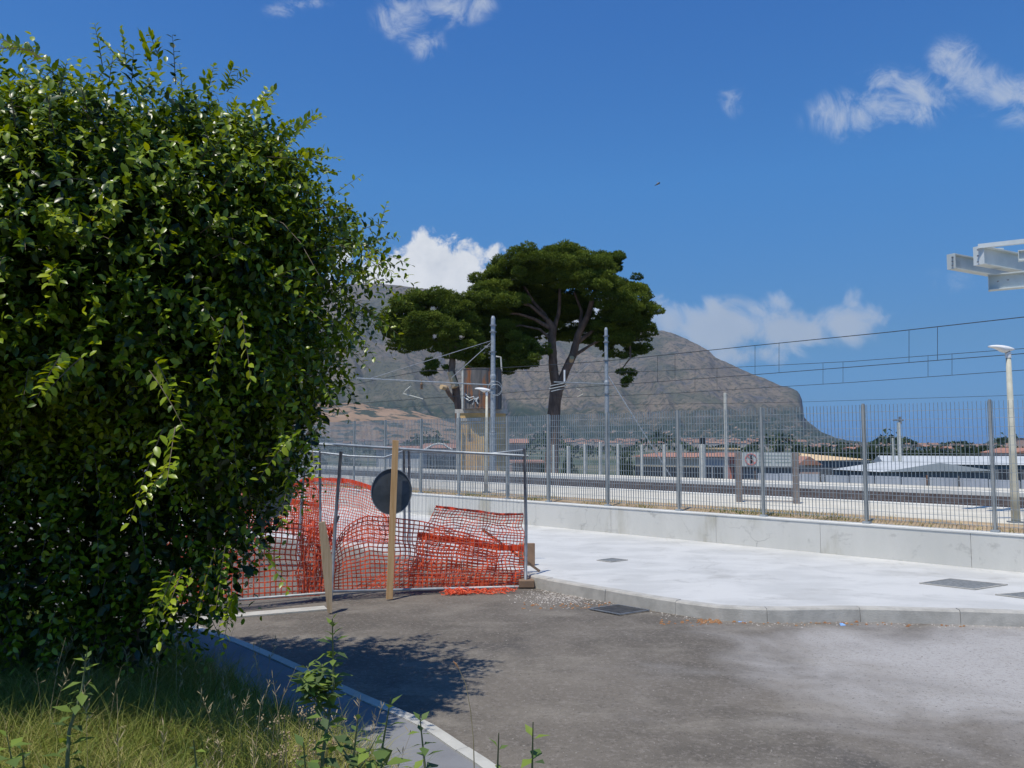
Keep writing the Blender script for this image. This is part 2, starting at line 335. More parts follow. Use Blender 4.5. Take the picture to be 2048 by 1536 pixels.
def cracks(m, scale, width, col, amt, seed, spots=None):
    """hairline cracks and scattered small stains as the surface's own marks"""
    nt = m.node_tree; n, l = nt.nodes, nt.links; q = WN(nt); b = n['Principled BSDF']; src = b.inputs['Base Color'].links[0].from_socket
    g = n.new('ShaderNodeNewGeometry'); nz_ = n.new('ShaderNodeTexNoise'); nz_.inputs['Scale'].default_value = 1.6; nz_.inputs['Detail'].default_value = 6; l.new(g.outputs['Position'], nz_.inputs['Vector'])
    ad = n.new('ShaderNodeVectorMath'); ad.operation = 'MULTIPLY_ADD'; l.new(nz_.outputs['Color'], ad.inputs[0]); ad.inputs[1].default_value = (.9, .9, 0); l.new(g.outputs['Position'], ad.inputs[2])
    off = n.new('ShaderNodeVectorMath'); off.operation = 'ADD'; l.new(ad.outputs[0], off.inputs[0]); off.inputs[1].default_value = (seed, seed*.7, 0)
    v = n.new('ShaderNodeTexVoronoi'); v.feature = 'DISTANCE_TO_EDGE'; v.inputs['Scale'].default_value = scale; l.new(off.outputs[0], v.inputs['Vector'])
    n2 = n.new('ShaderNodeTexNoise'); n2.inputs['Scale'].default_value = .5; l.new(off.outputs[0], n2.inputs['Vector'])
    f = q.m('MULTIPLY', q.smooth(v.outputs['Distance'], width, width*.2), q.m('MULTIPLY', q.smooth(n2.outputs[0], .47, .58), amt))
    x = n.new('ShaderNodeMix'); x.data_type = 'RGBA'; l.new(f, x.inputs[0]); l.new(src, x.inputs[6]); x.inputs[7].default_value = (*col, 1); out = x.outputs[2]
    if spots:
        n3 = n.new('ShaderNodeTexNoise'); n3.inputs['Scale'].default_value = spots; n3.inputs['Detail'].default_value = 7; n3.inputs['Roughness'].default_value = .7; l.new(off.outputs[0], n3.inputs['Vector'])
        y = n.new('ShaderNodeMix'); y.data_type = 'RGBA'; l.new(q.m('MULTIPLY', q.smooth(n3.outputs[0], .56, .70), .5), y.inputs[0]); l.new(out, y.inputs[6]); y.inputs[7].default_value = (*col, 1); out = y.outputs[2]
    l.new(out, b.inputs['Base Color'])
cracks(M['pavement'], .30, .006, (.34, .335, .315), .4, 8.0, 2.6)
cracks(M['wall'], .35, .004, (.34, .33, .29), .5, 5.0, 3.2)

# ------------------------------------------------------------------ railway frame: p = metres beyond the fence, t = metres along it
Fo = Vector((0, 20.1, 0)); T = Vector((1, -.97, 0)).normalized(); N = Vector((.97, 1, 0)).normalized()
def pt(p, t, z=0.0): v = Fo+N*p+T*t; return Vector((v.x, v.y, z))
def on_p(px, py, p):
    d = pdir(px, py); k = (p-(CAM-Fo).dot(N))/Vector((d.x, d.y, 0)).dot(N); return CAM+d*k
def tco(v): return (Vector((v[0], v[1], 0))-Fo).dot(T)
def slab(name, p0, p1, t0, t1, ztop, zbot, m, kind='structure'):
    b = MB(); b.obox(pt(p0, t0, zbot), T*(t1-t0), N*(p1-p0), Vector((0, 0, ztop-zbot)))
    return tag(b.build(name, m), kind=kind)

# ------------------------------------------------------------------ ground and terrain
def sheet(name, prof, t0, t1, m, nt=2):
    """profile (p, z) extruded along the railway"""
    b = MB()
    for j in range(nt):
        tt = t0+(t1-t0)*j/(nt-1)
        for p, z in prof: b.v.append(tuple(pt(p, tt, z)))
    k = len(prof)
    for j in range(nt-1):
        for i in range(k-1): b.f.append((j*k+i, (j+1)*k+i, (j+1)*k+i+1, j*k+i+1))
    return tag(b.build(name, m), kind='structure')
g0 = MB(); g0.add([pt(-400, -500, -.012), pt(-400, 500, -.012), pt(-.1, 500, -.012), pt(-.1, -500, -.012)], [(0, 1, 2, 3)])
tag(g0.build('road', M['asphalt']), kind='structure')
sheet('embankment_soil', [(-.02, .66), (.25, .70), (.7, .735), (1.25, .742)], -90, 60, M['soil_dry'], 2)
slab('near_platform', 1.22, 4.7, -120, 60, .75, .2, M['platform'])
slab('near_platform_edge', 4.702, 5.0, -120, 60, .762, .2, M['edge'])
sheet('track_bed', [(4.95, .47), (5.6, .52), (10.2, .52), (10.9, .47)], -160, 60, M['ballast'], 2)
slab('far_platform_edge', 10.8, 11.1, -120, 60, .765, .655, M['edge'])
slab('far_platform_wall', 10.86, 11.09, -120, 60, .652, .2, M['plat_face'])
slab('far_platform', 11.1, 13.4, -120, 60, .75, .2, M['platform'])
sheet('yard_ground', [(13.3, .6), (15, .05), (29, -.1), (50, -4), (72, -6)], -600, 500, M['yard'], 2)
sheet('far_plain', [(71.5, -6.02), (900, -6.05), (22000, -7)], -22000, 22000, M['plain'], 2)
for tr in (6.2, 9.6):
    for s_ in (-.7175, .7175):
        b = MB(); b.obox(pt(tr+s_-.035, -160, .56), T*220, N*.07, Vector((0, 0, .12))); tag(b.build('rail', M['rail']), 'rusty steel rail of the '+('near' if tr < 8 else 'far')+' track, on its '+('platform' if (s_ < 0) == (tr < 8) else 'middle')+' side', 'rail')
b = MB()
for tr in (6.2, 9.6):
    for i in range(-60, 45): b.obox(pt(tr-1.2, i*.62*1.0, .50), T*.24, N*2.4, Vector((0, 0, .055)))
tag(b.build('sleepers', M['sleeper']), 'concrete sleepers under the rails', 'sleepers', kind='stuff')

# ------------------------------------------------------------------ raised pavement with kerb stones
def smooth_poly(pts, step):
    pts = [Vector(p) for p in pts]; ext = [2*pts[0]-pts[1]]+pts+[2*pts[-1]-pts[-2]]; dense = []
    for i in range(1, len(ext)-2):
        p0, p1, p2, p3 = ext[i-1:i+3]
        for k in range(24):
            t = k/24; dense.append(.5*((2*p1)+(p2-p0)*t+(2*p0-5*p1+4*p2-p3)*t*t+(3*p1-p0-3*p2+p3)*t**3))
    dense.append(pts[-1]); out = [dense[0]]; acc = 0
    for a, c in zip(dense, dense[1:]):
        L = (c-a).length
        while acc+L >= step:
            k = (step-acc)/L; a = a+(c-a)*k; out.append(a.copy()); L = (c-a).length; acc = 0
        acc += L
    return out
kpx = [(2600, 1276), (2300, 1262), (2048, 1252), (1900, 1247), (1700, 1242), (1560, 1244), (1450, 1240), (1370, 1230), (1300, 1219), (1200, 1200), (1120, 1185), (1066, 1174), (1035, 1166), (980, 1158), (922, 1149), (787, 1127), (700, 1110), (560, 1092), (450, 1082), (300, 1074), (100, 1064)]
K = [on_z(x, y, 0) for x, y in kpx]
Kend = K[-1]+Vector((-8, 5.5, 0)); K.append(Kend)
kp = smooth_poly(K, .28)
KH, KW = .155, .15
def kerb(parent_name, kp, side, h, wd, mtl, per, parent):
    """one stone = `per` steps of the kerb line, with open joints"""
    nrm = []
    for i, p in enumerate(kp):
        t = (kp[min(i+1, len(kp)-1)]-kp[max(i-1, 0)]).normalized(); nrm.append(Vector((-t.y, t.x, 0))*side)
    i = 0
    while i < len(kp)-1:
        j = min(i+per, len(kp)-1); b = MB(); gap = .003
        seg = [kp[k].copy() for k in range(i, j+1)]; sn = [nrm[k] for k in range(i, j+1)]
        seg[0] += (seg[1]-seg[0]).normalized()*gap; seg[-1] -= (seg[-1]-seg[-2]).normalized()*gap
        dz = random.uniform(-.004, .004); off = random.uniform(-.004, .004)
        for p, nn in zip(seg, sn):
            q = p+nn*off
            for (o_, z_) in ((0, -.03), (.012, h-.02+dz), (.028, h+dz), (wd, h+dz), (wd, -.03)): b.v.append((q.x+nn.x*o_, q.y+nn.y*o_, z_))
        for a in range(len(seg)-1):
            for c in range(4): b.f.append((a*5+c, a*5+c+1, (a+1)*5+c+1, (a+1)*5+c))
        b.f.append((0, 1, 2, 3, 4)); e = (len(seg)-1)*5; b.f.append((e+4, e+3, e+2, e+1, e))
        b.build('kerb_stone', mtl, parent, loc=kp[i]); i = j
    return nrm
# pavement slab polygon: from kerb line back to the wall
inner = []
for i, p in enumerate(kp):
    t = (kp[min(i+1, len(kp)-1)]-kp[max(i-1, 0)]).normalized(); inner.append(p+Vector((t.y, -t.x, 0))*(KW-.004))
tl = tco(inner[-1]); trt = tco(inner[0])
poly = inner+[pt(-.2, tl-1, 0), pt(-.2, trt+3, 0)]
import bmesh
bm = bmesh.new(); vs = [bm.verts.new((p.x, p.y, KH-.008)) for p in poly]; f = bm.faces.new(vs)
bmesh.ops.triangulate(bm, faces=[f]); bm.normal_update()
for f in bm.faces:
    if f.normal.z < 0: f.normal_flip()
me = bpy.data.meshes.new('pavement'); bm.to_mesh(me); bm.free(); me.materials.append(M['pavement'])
pave = link('pavement', me); tag(pave, kind='structure'); me.update()
kerb('k', kp, -1, KH, KW, M['kerb'], 4, pave)
# left footway with its kerb
M['footway'] = mat('grey_footway', (.17, .172, .18), (.215, .218, .225), 1.2, .9, bump=.2, bscale=40, c3=(.15, .15, .155), s3=.8, t3=(.5, .66))
lk = [on_z(x, y, .12) for x, y in [(1330, 1800), (1170, 1660), (1010, 1536), (930, 1484), (860, 1440), (730, 1385), (620, 1335), (540, 1300), (480, 1276), (420, 1256), (372, 1242)]]
lk = [Vector((p.x, p.y, 0)) for p in lk]; lk.append(lk[-1]+Vector((-2.2, 1.9, 0))); lk.append(lk[-1]+Vector((-6, 4.0, 0)))
lkp = smooth_poly(lk, .25)
def offs(pl, d):
    o = []
    for i, p in enumerate(pl):
        t = (pl[min(i+1, len(pl)-1)]-pl[max(i-1, 0)]).normalized(); o.append(p+Vector((-t.y, t.x, 0))*d)
    return o
a_, b_ = offs(lkp, .115), offs(lkp, 1.25)
b = MB(); nL = len(lkp)
b.v += [(p.x, p.y, .112) for p in a_]+[(p.x, p.y, .112) for p in b_]
for i in range(nL-1): b.f.append((i, i+1, nL+i+1, nL+i))
foot = tag(b.build('footway', M['footway']), kind='structure')
kerb('l', lkp, 1, .12, .12, M['kerb_old'], 4, foot)
# flush concrete strip before the barriers
b = MB(); A, B_ = on_z(372, 1243, 0), on_z(655, 1219, 0); t_ = (B_-A).normalized(); nn = Vector((-t_.y, t_.x, 0))
b.obox(A+t_*.0+Vector((0, 0, -.01)), B_-A, nn*.22, Vector((0, 0, .018))); tag(b.build('concrete_strip', M['kerb_old']), kind='structure')

# verge: mound of soil to the left
verge_edge = offs(lkp, .74)
def verge_z(x, y):
    """gentle mound; flat .12 at the footway edge"""
    d = min(math.hypot(x-p.x, y-p.y) for p in verge_edge[::2])
    return .10+.33*(1-math.exp(-d/1.1))*(.85+.3*noise.noise(Vector((x*.7, y*.7, 0))))
b = MB(); nv = 14; ve = verge_edge
for j in range(nv):
    k = (j/(nv-1))**1.4
    for p in ve:
        q = p+Vector((-.80, -.62, 0))*(9*k); b.v.append((q.x, q.y, verge_z(q.x, q.y) if j else .06))
m_ = len(ve)
for j in range(nv-1):
    for i in range(m_-1): b.f.append((j*m_+i, j*m_+i+1, (j+1)*m_+i+1, (j+1)*m_+i))
tag(b.build('verge', M['verge_soil'], smooth=True), kind='structure')

# ------------------------------------------------------------------ retaining wall (panels with joints)
wall = thing('retaining_wall', 'low pale concrete retaining wall running behind the raised pavement', 'wall', pt(-.2, 0, 0))
jt = [tco(on_p(x, 1050, -.2)) for x in (1940, 1640, 1432, 1222, 1072)]
cuts = [40, 28, 22, 16, jt[0]+3.6]+jt
while cuts[-1] > -60: cuts.append(cuts[-1]-3.0)
for c0, c1 in zip(cuts, cuts[1:]):
    b = MB(); b.obox(pt(-.2, c1+.003, -.05), T*(c0-c1-.006), N*.3, Vector((0, 0, .735+random.uniform(-.004, .004))))
    b.build('wall_panel', M['wall'], wall)
b = MB(); b.obox(pt(-.212, -60, .686), T*100, N*.325, Vector((0, 0, .022))); b.build('wall_cap', M['wall_cap'], wall)

# ------------------------------------------------------------------ grating fence on the wall
fence = thing('grating_fence', 'tall galvanised steel grating fence on top of the concrete retaining wall', 'fence', pt(0, 0, .7))
tp = [tco(on_p(x, 930, 0)) for x in (1985, 1730, 1525, 1357, 1215, 1097, 1015, 918, 842, 770, 708)]
tp = [tp[0]+4.0, tp[0]+2.0]+tp
while tp[-1] > -42: tp.append(tp[-1]-1.95)
b = MB(); o0 = pt(0, tp[0], 0); b.obox(o0+T*-.018-N*.024+Vector((0, 0, .70)), T*.036, N*.048, Vector((0, 0, 2.10)))
pm = b.mesh('post', M['post'], o0)
b = MB(); b.obox(o0+T*-.06-N*.055+Vector((0, 0, .708)), T*.12, N*.11, Vector((0, 0, .035))); pm2 = b.mesh('foot_plate', M['galv'], o0)
ZB, ZT = .78, 2.78
for t in tp:
    p_ = link('post', pm, fence, pt(0, t, 0)); link('foot_plate', pm2, p_, pt(0, t, 0))
barm = MB().box((-.0012, -.0125, 0), (.0012, .0125, ZT-ZB))
ang = math.atan2(T.y, T.x); ca, sa = math.cos(ang), math.sin(ang)
def rotm(mb):
    mb.v = [(x*ca-y*sa, x*sa+y*ca, z) for x, y, z in mb.v]; return mb
bar_me = rotm(barm).mesh('bar', M['bar'])
nbars = 0; far = MB(); farw = MB()
for k in range(len(tp)-1):
    t1, t0 = tp[k]-.03, tp[k+1]+.03; Lp = t1-t0
    near = 1 <= k <= 9
    fr = MB()
    for t in (t0, t1-.006): fr.obox(pt(-.0125, t, ZB), T*.006, N*.025, Vector((0, 0, ZT-ZB)))
    fr.obox(pt(-.0125, t0, ZB+.02), T*Lp, N*.025, Vector((0, 0, .004)))
    pn = fr.build('grating_panel', M['bar'], fence)
    n = round(Lp/.064); xs = [t0+Lp*(i+.5)/n for i in range(n)]
    for t in xs:
        if near and nbars < 300: link('bar', bar_me, pn, pt(0, t, ZB)); nbars += 1
        else: far.obox(pt(-.0125, t-.0012, ZB), T*.0024, N*.025, Vector((0, 0, ZT-ZB)))
    for j in range(13):
        z = ZB+.15+j*(1.72/12)
        wb = MB(); wb.obox(pt(-.004, t0, z-.003), T*Lp, N*.006, Vector((0, 0, .006)))
        if near: wb.build('cross_rod', M['galv'], pn)
        else: farw.add(wb.v, wb.f)
tag(far.build('bars', M['bar'], fence), kind='stuff'); tag(farw.build('cross_rods', M['galv'], fence), kind='stuff')

# ------------------------------------------------------------------ lamps on the platform
def lamp(px, pyfoot, pyhead, zb, label, r=.055, hd=-1, Y=None):
    o = on_z(px, pyfoot, zb) if Y is None else Vector((at(px, pyfoot, Y).x, Y, zb))
    zt = at(px, pyhead, o.y).z
    t = thing('platform_lamp', label, 'street lamp', o, 'small lamp posts on the platform')
    b = MB(); b.lathe(o, [(r*1.15, 0), (r*1.1, .5), (r, .9), (r*.62, zt-zb-.10)], 12); b.build('pole', M['lamp_pole'], t, smooth=True)
    b = MB(); b.box((o.x-.1, o.y-.1, zb+.001), (o.x+.1, o.y+.1, zb+.03)); b.build('base_plate', M['galv_dark'], t)
    # cobra-style head: flattened ellipsoid shell pointing left
    b = MB(); L = .42; n1, n2 = 12, 12
    for i in range(n1+1):
        s = i/n1; x = .09-s*L; wdt = .085*math.sin(math.pi*min(1, .12+s*.80))**.6; top = .055*math.sin(math.pi*min(1, .10+s*.84))**.7; bot = (.075 if s < .45 else .075-.07*(s-.45)/.3) if s < .75 else .012
        bot = max(bot, .012)*min(1, (.15+s*2.5))
        for k in range(n2):
            a = 2*math.pi*k/n2; yy = math.cos(a)*wdt; zz = math.sin(a)*(top if math.sin(a) > 0 else bot)
            b.v.append((o.x+x, o.y+yy, zt-.055+zz+.05*s))
    for i in range(n1):
        for k in range(n2): k2 = (k+1) % n2; b.f.append((i*n2+k, (i+1)*n2+k, (i+1)*n2+k2, i*n2+k2))
    b.f.append(tuple(range(n2))); b.f.append(tuple(n1*n2+k for k in range(n2))[::-1])
    b.build('lamp_head', M['white'], t, smooth=True)
    b = MB(); b.lathe((o.x, o.y, zt-.20), [(r*.75, 0), (r*.75, .10)], 10); b.build('collar', M['white'], t)
    b = MB(); b.lathe((o.x-.02, o.y, zt-.125), [(.025, 0), (.06, .05)], 10); b.build('lens_cap', M['galv_dark'], t)
    return t
lamp(2032, 1046, 693, .745, 'cream lamp post with white flat head near the right end of the grating fence', .062)
lamp(973, 985, 777, .75, 'slim pale lamp post with white head in front of the rusty water tank', .048)

# ------------------------------------------------------------------ catenary
def flexpole(name, label, X, Y, z0, z1, r0, r1):
    o = Vector((X, Y, z0)); t = thing(name, label, 'railway mast', o, 'tubular masts carrying the overhead line')
    h = z1-z0; b = MB(); b.lathe(o, [(r0, 0), (r0, h*.28), (r0*.98, h*.281), (r0*1.12, h*.285), (r0*1.12, h*.30), (r0*.86, h*.31), (r0*.84, h*.62), (r0*.95, h*.622), (r0*.95, h*.64), (r1*1.05, h*.65), (r1, h*.985), (r1*.6, h)], 16)
    b.build('pole', M['galv'], t, smooth=False)
    b = MB()
    for k in (.30, .56, .78, .9, .94): b.lathe(o+Vector((0, 0, h*k)), [(r0*1.15, 0), (r0*1.15, .06)], 12)
    b.build('clamps', M['galv_dark'], t); return t
Y1 = 42
P1 = at(986, 768, Y1)
m1 = flexpole('catenary_mast', 'taller grey mast in front of the water tank with a long arm', P1.x, Y1, .0, at(986, 632, Y1).z, .155, .115)
armL = at(713, 757, 38.6); armR = at(983, 770, 42)
armL.z = armR.z+ .08
b = MB(); b.tube([armL, armR], .035, 8); arm1 = b.build('arm', M['galv'], m1)
b = MB(); b.tube([at(984, 681, 42), at(741, 757, 39)], .022, 6); b.build('stay', M['galv_dark'], m1)
b = MB(); b.tube([at(984, 683, 42), at(903, 756, 41)], .022, 6); b.build('stay', M['galv_dark'], m1)
b = MB(); b.tube([at(822, 772, 40), at(812, 780, 40), at(806, 787, 40), at(846, 798, 40)], .028, 6); b.build('registration_arm', M['concrete_pole'], m1)
b = MB(); b.lathe(at(843, 772, 40.3), [(.05, -.16), (.09, -.12), (.05, -.08), (.09, -.02), (.05, .02), (.09, .08), (.05, .12), (.04, .30)], 10); b.build('insulator', M['wood_dark'], m1)
def ring(c, r, rr, t, m):
    b = MB(); b.tube([c+Vector((math.cos(a)*r, 0, math.sin(a)*r)) for a in [2*math.pi*i/24 for i in range(25)]], rr, 5, False); return b.build('cable_coil', m, t)
ring(at(990, 776, 41.8), .36, .014, m1, M['galv']); ring(at(992, 780, 41.75), .30, .014, m1, M['galv'])
Y2 = 46; P2 = at(1213, 768, Y2)
m2 = flexpole('catenary_mast', 'mast right of the forked pine trunk with a slanting guy wire', P2.x, Y2, .0, at(1213, 655, Y2).z, .145, .10)
b = MB(); b.tube([at(1108, 764, 44), at(1211, 768, 46)], .032, 8); b.build('arm', M['galv'], m2)
b = MB(); b.tube([at(1211, 702, 46), at(1136, 763, 44.6)], .018, 6); b.build('stay', M['galv_dark'], m2)
b = MB(); b.tube([at(1129, 763, 44.5), at(1129, 740, 44.5)], .05, 8); b.build('insulator', M['white'], m2)
b = MB(); b.tube([at(1150, 775, 44.5), at(1163, 782, 44.5), at(1166, 788, 44.5), at(1155, 794, 44.5)], .02, 6); b.build('registration_arm', M['lamp_pole'], m2)
for i, (x0, y0, x1, y1) in enumerate([(1100, 772, 1130, 766), (1098, 778, 1134, 771), (1102, 783, 1128, 777)]):
    b = MB(); b.tube([at(x0, y0, 44.3), at(x1, y1, 44.6)], .03, 6); b.build('tension_rod', M['galv'], m2)
b = MB(); e = at(1305, 905, 50); e.z = 0; b.tube([at(1216, 752, 46), Vector((at(1345, 960, 50).x, 50, -.1))], .032, 6); b.build('guy_wire', M['white'], m2)
# overhead wires
def wire(name, pts, r, label, group):
    t = thing(name, label, 'overhead wire', pts[0], group)
    b = MB(); full = []
    for a, c in zip(pts, pts[1:]):
        for i in range(16): full.append(a+(c-a)*(i/16))
    full.append(pts[-1]); b.tube(full, r, 5, False); b.build('cable', M['wire'], t); return t, full
def wpx(lst): return [at(x, y, Y) for x, y, Y in lst]
grp = 'overhead wires above the tracks'
def kY(px, c): return c/(1+.97*(px-1024)/F)
wA = [(x, y, kY(x, 44.9)) for x, y in ((2500, 578), (2048, 634), (1780, 664), (1500, 692), (1213, 722), (1080, 731))]+[(925, 740, 44), (843, 742, 40.3), (760, 758, 42), (669, 778, 44), (430, 812, 52)]
wC = [(x, y, kY(x, 44.9)) for x, y in ((2500, 678), (2048, 707), (1780, 728), (1500, 750), (1213, 771), (1100, 779))]+[(1000, 787, 44), (846, 797, 40.2), (700, 808, 42), (430, 836, 52)]
wB = [(x, y, kY(x, 54.6)) for x, y in ((2500, 661), (2048, 697), (1700, 723), (1320, 742), (1200, 745), (1000, 742))]
wD = [(x, y, kY(x, 54.6)) for x, y in ((2500, 713), (2048, 740), (1700, 765), (1320, 788), (1155, 794), (1000, 800), (600, 830))]
wE = [(x, y, kY(x, 62)) for x, y in ((2500, 778), (2048, 790), (1600, 804), (1240, 810))]
tA, fA = wire('messenger_wire', wpx(wA), .017, 'topmost overhead wire rising towards the steel beams at the upper right', grp)
tC, fC = wire('contact_wire', wpx(wC), .014, 'overhead contact wire hanging on droppers below the topmost wire', grp)
tB, fB = wire('messenger_wire', wpx(wB), .013, 'second carrying wire, passing just behind the white lamp head', grp)
tD, fD = wire('contact_wire', wpx(wD), .013, 'lower contact wire crossing the lamp pole below its white head', grp)
wire('feeder_wire', wpx(wE), .010, 'lowest thin wire skimming just above the grating fence', grp)
def interp(lst, x):
    for (x0, y0, Y0), (x1, y1, Y1_) in zip(lst, lst[1:]):
        if (x0-x)*(x1-x) <= 0: k = (x-x0)/(x1-x0); return at(x, y0+(y1-y0)*k, Y0+(Y1_-Y0)*k)
for xs, a, c, tt in (((1350, 1315, 1510, 1558, 1818, 1875, 1240), wA, wC, tA), ((1434, 1390, 1646, 1686, 1856, 1904), wB, wD, tB)):
    for x in xs:
        b = MB(); b.tube([interp(a, x), interp(c, x)], .010, 5); b.build('dropper', M['wire'], tt)

# ------------------------------------------------------------------ steel beams under construction (upper right)
gy = thing('steel_canopy_frame', 'pale painted steel joists cantilevered out at the upper right edge', 'steel frame', Vector((11.5, 14.6, .15)))
def ibeam(p, q, dep, fl, name, web=.012, m=M['beam'], tp=.018):
    p, q = Vector(p), Vector(q); t = (q-p).normalized(); up = Vector((0, 0, 1))
    b = MB(); b.bar(p, q, web, dep-2*tp-.002, up); b.bar(p+up*(dep/2-tp/2), q+up*(dep/2-tp/2), fl, tp, up); b.bar(p-up*(dep/2-tp/2), q-up*(dep/2-tp/2), fl, tp, up)
    o = b.build(name, m, gy)
    b = MB(); b.bar(p-t*.014, p-t*.002, fl*1.05, dep*1.02, up); e = b.build('end_plate', m, o)
    return o
def hz(px, py, Y, z=None):
    v = at(px, py, Y)
    if z is not None: v.z = z
    return v
zA = at(1903, 523, 15.2).z
dA = (at(2110, 565, 17.0)-at(1903, 523, 15.2)); dA.z = 0; dA.normalize()
a0 = at(1903, 523, 15.2); ibeam(a0, a0+dA*4.5, .29, .16, 'joist')
b0 = at(1958, 512, 14.5); b0.z = zA; b0 = at(1958, 511, 14.7); ibeam(b0, b0+dA*4.0, .345, .19, 'joist')
c0 = at(1978, 566, 15.1); dC = Vector((1, -.62, 0)).normalized(); ibeam(c0, c0+dC*4.4, .30, .2, 'girder')
r0 = at(1956, 493, 14.66); b = MB(); b.bar(r0, r0+Vector((1, -.62, 0)).normalized()*4.4, .07, .08); b.build('top_rail', M['beam'], gy)
b = MB(); q0 = at(1998, 500, 15.3); b.box((q0.x-.05, q0.y-.05, q0.z-.08), (q0.x+.06, q0.y+.06, q0.z+.03)); b.build('bracket', M['beam'], gy)
q1 = at(2038, 512, 14.9); ibeam(q1+dC*.0, q1+dC*3.4, .20, .12, 'joist')
col0 = c0+dC*3.6; b = MB(); b.box((col0.x-.12, col0.y-.006, .15), (col0.x+.12, col0.y+.006, c0.z-.16)); b.box((col0.x-.12, col0.y-.12, .15), (col0.x-.105, col0.y+.12, c0.z-.16)); b.box((col0.x+.105, col0.y-.12, .15), (col0.x+.12, col0.y+.12, c0.z-.16)); b.build('column', M['beam'], gy)
b = MB()
for (x, y, Y) in ((1955, 500, 14.66), (1955, 512, 14.66), (1955, 524, 14.66), (1904, 515, 15.17), (1904, 523, 15.17), (1904, 531, 15.17), (1995, 563, 14.9), (2015, 560, 14.8)):
    c = at(x, y, Y); b.box((c.x-.012, c.y-.03, c.z-.012), (c.x+.012, c.y+.0, c.z+.012))
b.build('bolts', M['galv_dark'], gy)

# ------------------------------------------------------------------ station sign board, bollard posts, poles
def dpost(px, pyt, pyb, Y, wd, m, name, label, cat, group=None, cap=None, z0=None):
    o = at(px, pyb, Y); zt = at(px, pyt, Y).z
    if z0 is not None: o.z = z0
    t = thing(name, label, cat, o, group); b = MB(); b.lathe(o, [(wd/2, 0), (wd/2*.96, zt-o.z-.02), (wd/2*.7, zt-o.z)], 10); b.build('shaft', m, t)
    if cap: b = MB(); b.box((o.x-wd*.35, o.y-wd*.35, zt), (o.x+wd*.55, o.y+wd*.35, zt+cap)); b.build('cap', M['black'], t)
    return t
s0 = on_z(1479, 1004, .75); sg = thing('platform_sign', 'long pale notice board with a red ring pictogram between two brown posts', 'sign', s0)
s1 = on_z(1593, 1008, .75); s1.y = s0.y-.5; s1.x = at(1593, 1000, s1.y).x
for q, top in ((s0, 903), (s1, 905)):
    b = MB(); zt = at(1479, top, q.y).z; b.box((q.x-.06, q.y-.05, .75), (q.x+.06, q.y+.05, zt)); b.build('post', M['signpost'], sg)
e = (s1-s0); e.z = 0; en = e.normalized(); fn = Vector((en.y, -en.x, 0))
zt, zb_ = at(1500, 905, s0.y).z, at(1500, 932, s0.y).z
b = MB(); b.obox(s0+en*.07+fn*.01+Vector((0, 0, zb_-.75)), en*(e.length-.14), -fn*.02, Vector((0, 0, zt-zb_))); bo = b.build('board', M['signwhite'], sg)
c = s0+en*.28+fn*.016; c.z = (zt+zb_)/2; rr = (zt-zb_)*.40
b = MB(); pts = [c+en*math.cos(a)*rr+Vector((0, 0, math.sin(a)*rr)) for a in [2*math.pi*i/28 for i in range(29)]]; b.tube(pts, .013, 5, False); b.tube([c+en*-.7*rr+Vector((0, 0, .7*rr)), c+en*.7*rr-Vector((0, 0, .7*rr))], .010, 5); b.build('red_ring', M['signred'], bo)
b = MB(); b.obox(c-en*.03+fn*.002+Vector((0, 0, -.09)), en*.06, fn*.006, Vector((0, 0, .13))); b.obox(c-en*.02+fn*.002+Vector((0, 0, .05)), en*.04, fn*.006, Vector((0, 0, .04))); b.build('pictogram', M['black'], bo)
b = MB()
for k, (u0, u1) in enumerate(((.36, .92), (.36, .90), (.36, .60), (.64, .93))):
    zz = c.z+.085-(k if k < 3 else 2)*.075; b.obox(s0+en*(e.length*u0)+fn*.011+Vector((0, 0, zz-s0.z-.012)), en*(e.length*(u1-u0)), fn*.002, Vector((0, 0, .022)))
b.build('faded_print', M['signgrey'], bo)
b = MB(); b.bar(s0+Vector((0, 0, .05)), s1+Vector((0, 0, .05)), .02, .02); b.build('bottom_rail', M['signpost'], sg)
pg = 'white concrete fence posts beyond the tracks'
for i, (x, yt) in enumerate([(1107, 890), (1137, 892), (1170, 888), (1201, 884), (1236, 888), (1284, 889), (1329, 889), (1362, 889)]):
    c_ = 20.1+15.5*1.393; dpost(x, yt, 960, kY(x, c_), .17, M['concrete_pole'], 'fence_post', 'short whitish concrete post, '+['leftmost', 'second', 'third', 'fourth', 'fifth', 'sixth', 'seventh', 'eighth'][i]+' from the left in the row beyond the tracks', 'post', pg, z0=0.05)
dpost(1405, 888, 960, kY(1405, 20.1+15.5*1.393), .27, M['concrete_pole'], 'signal_post', 'thick white post with a small black cap beyond the platform', 'post', None, .28, z0=.05)
bx = MB(); o_ = at(1411, 872, 36); 
tp_ = dpost(1453, 786, 945, 52, .22, M['concrete_pole'], 'concrete_pole', 'tall plain whitish concrete pole standing alone before the hillside', 'pole', z0=-2.5)
up = dpost(1800, 845, 925, 120, .55, M['concrete_pole'], 'utility_pole', 'concrete pole with a crossarm rising behind the white-roofed sheds', 'utility pole', z0=-6)
q = at(1800, 840, 120); b = MB(); b.box((q.x-1.0, q.y-.15, q.z-.15), (q.x+.5, q.y+.15, q.z+.12)); b.box((q.x-.14, q.y-.14, q.z-.6), (q.x+.14, q.y+.14, q.z+.5)); b.build('crossarm', M['galv_dark'], up)
up = dpost(1787, 876, 925, 150, .35, M['concrete_pole'], 'utility_pole', 'shorter thin pole just left of the crossarm pole', 'utility pole', z0=-6)

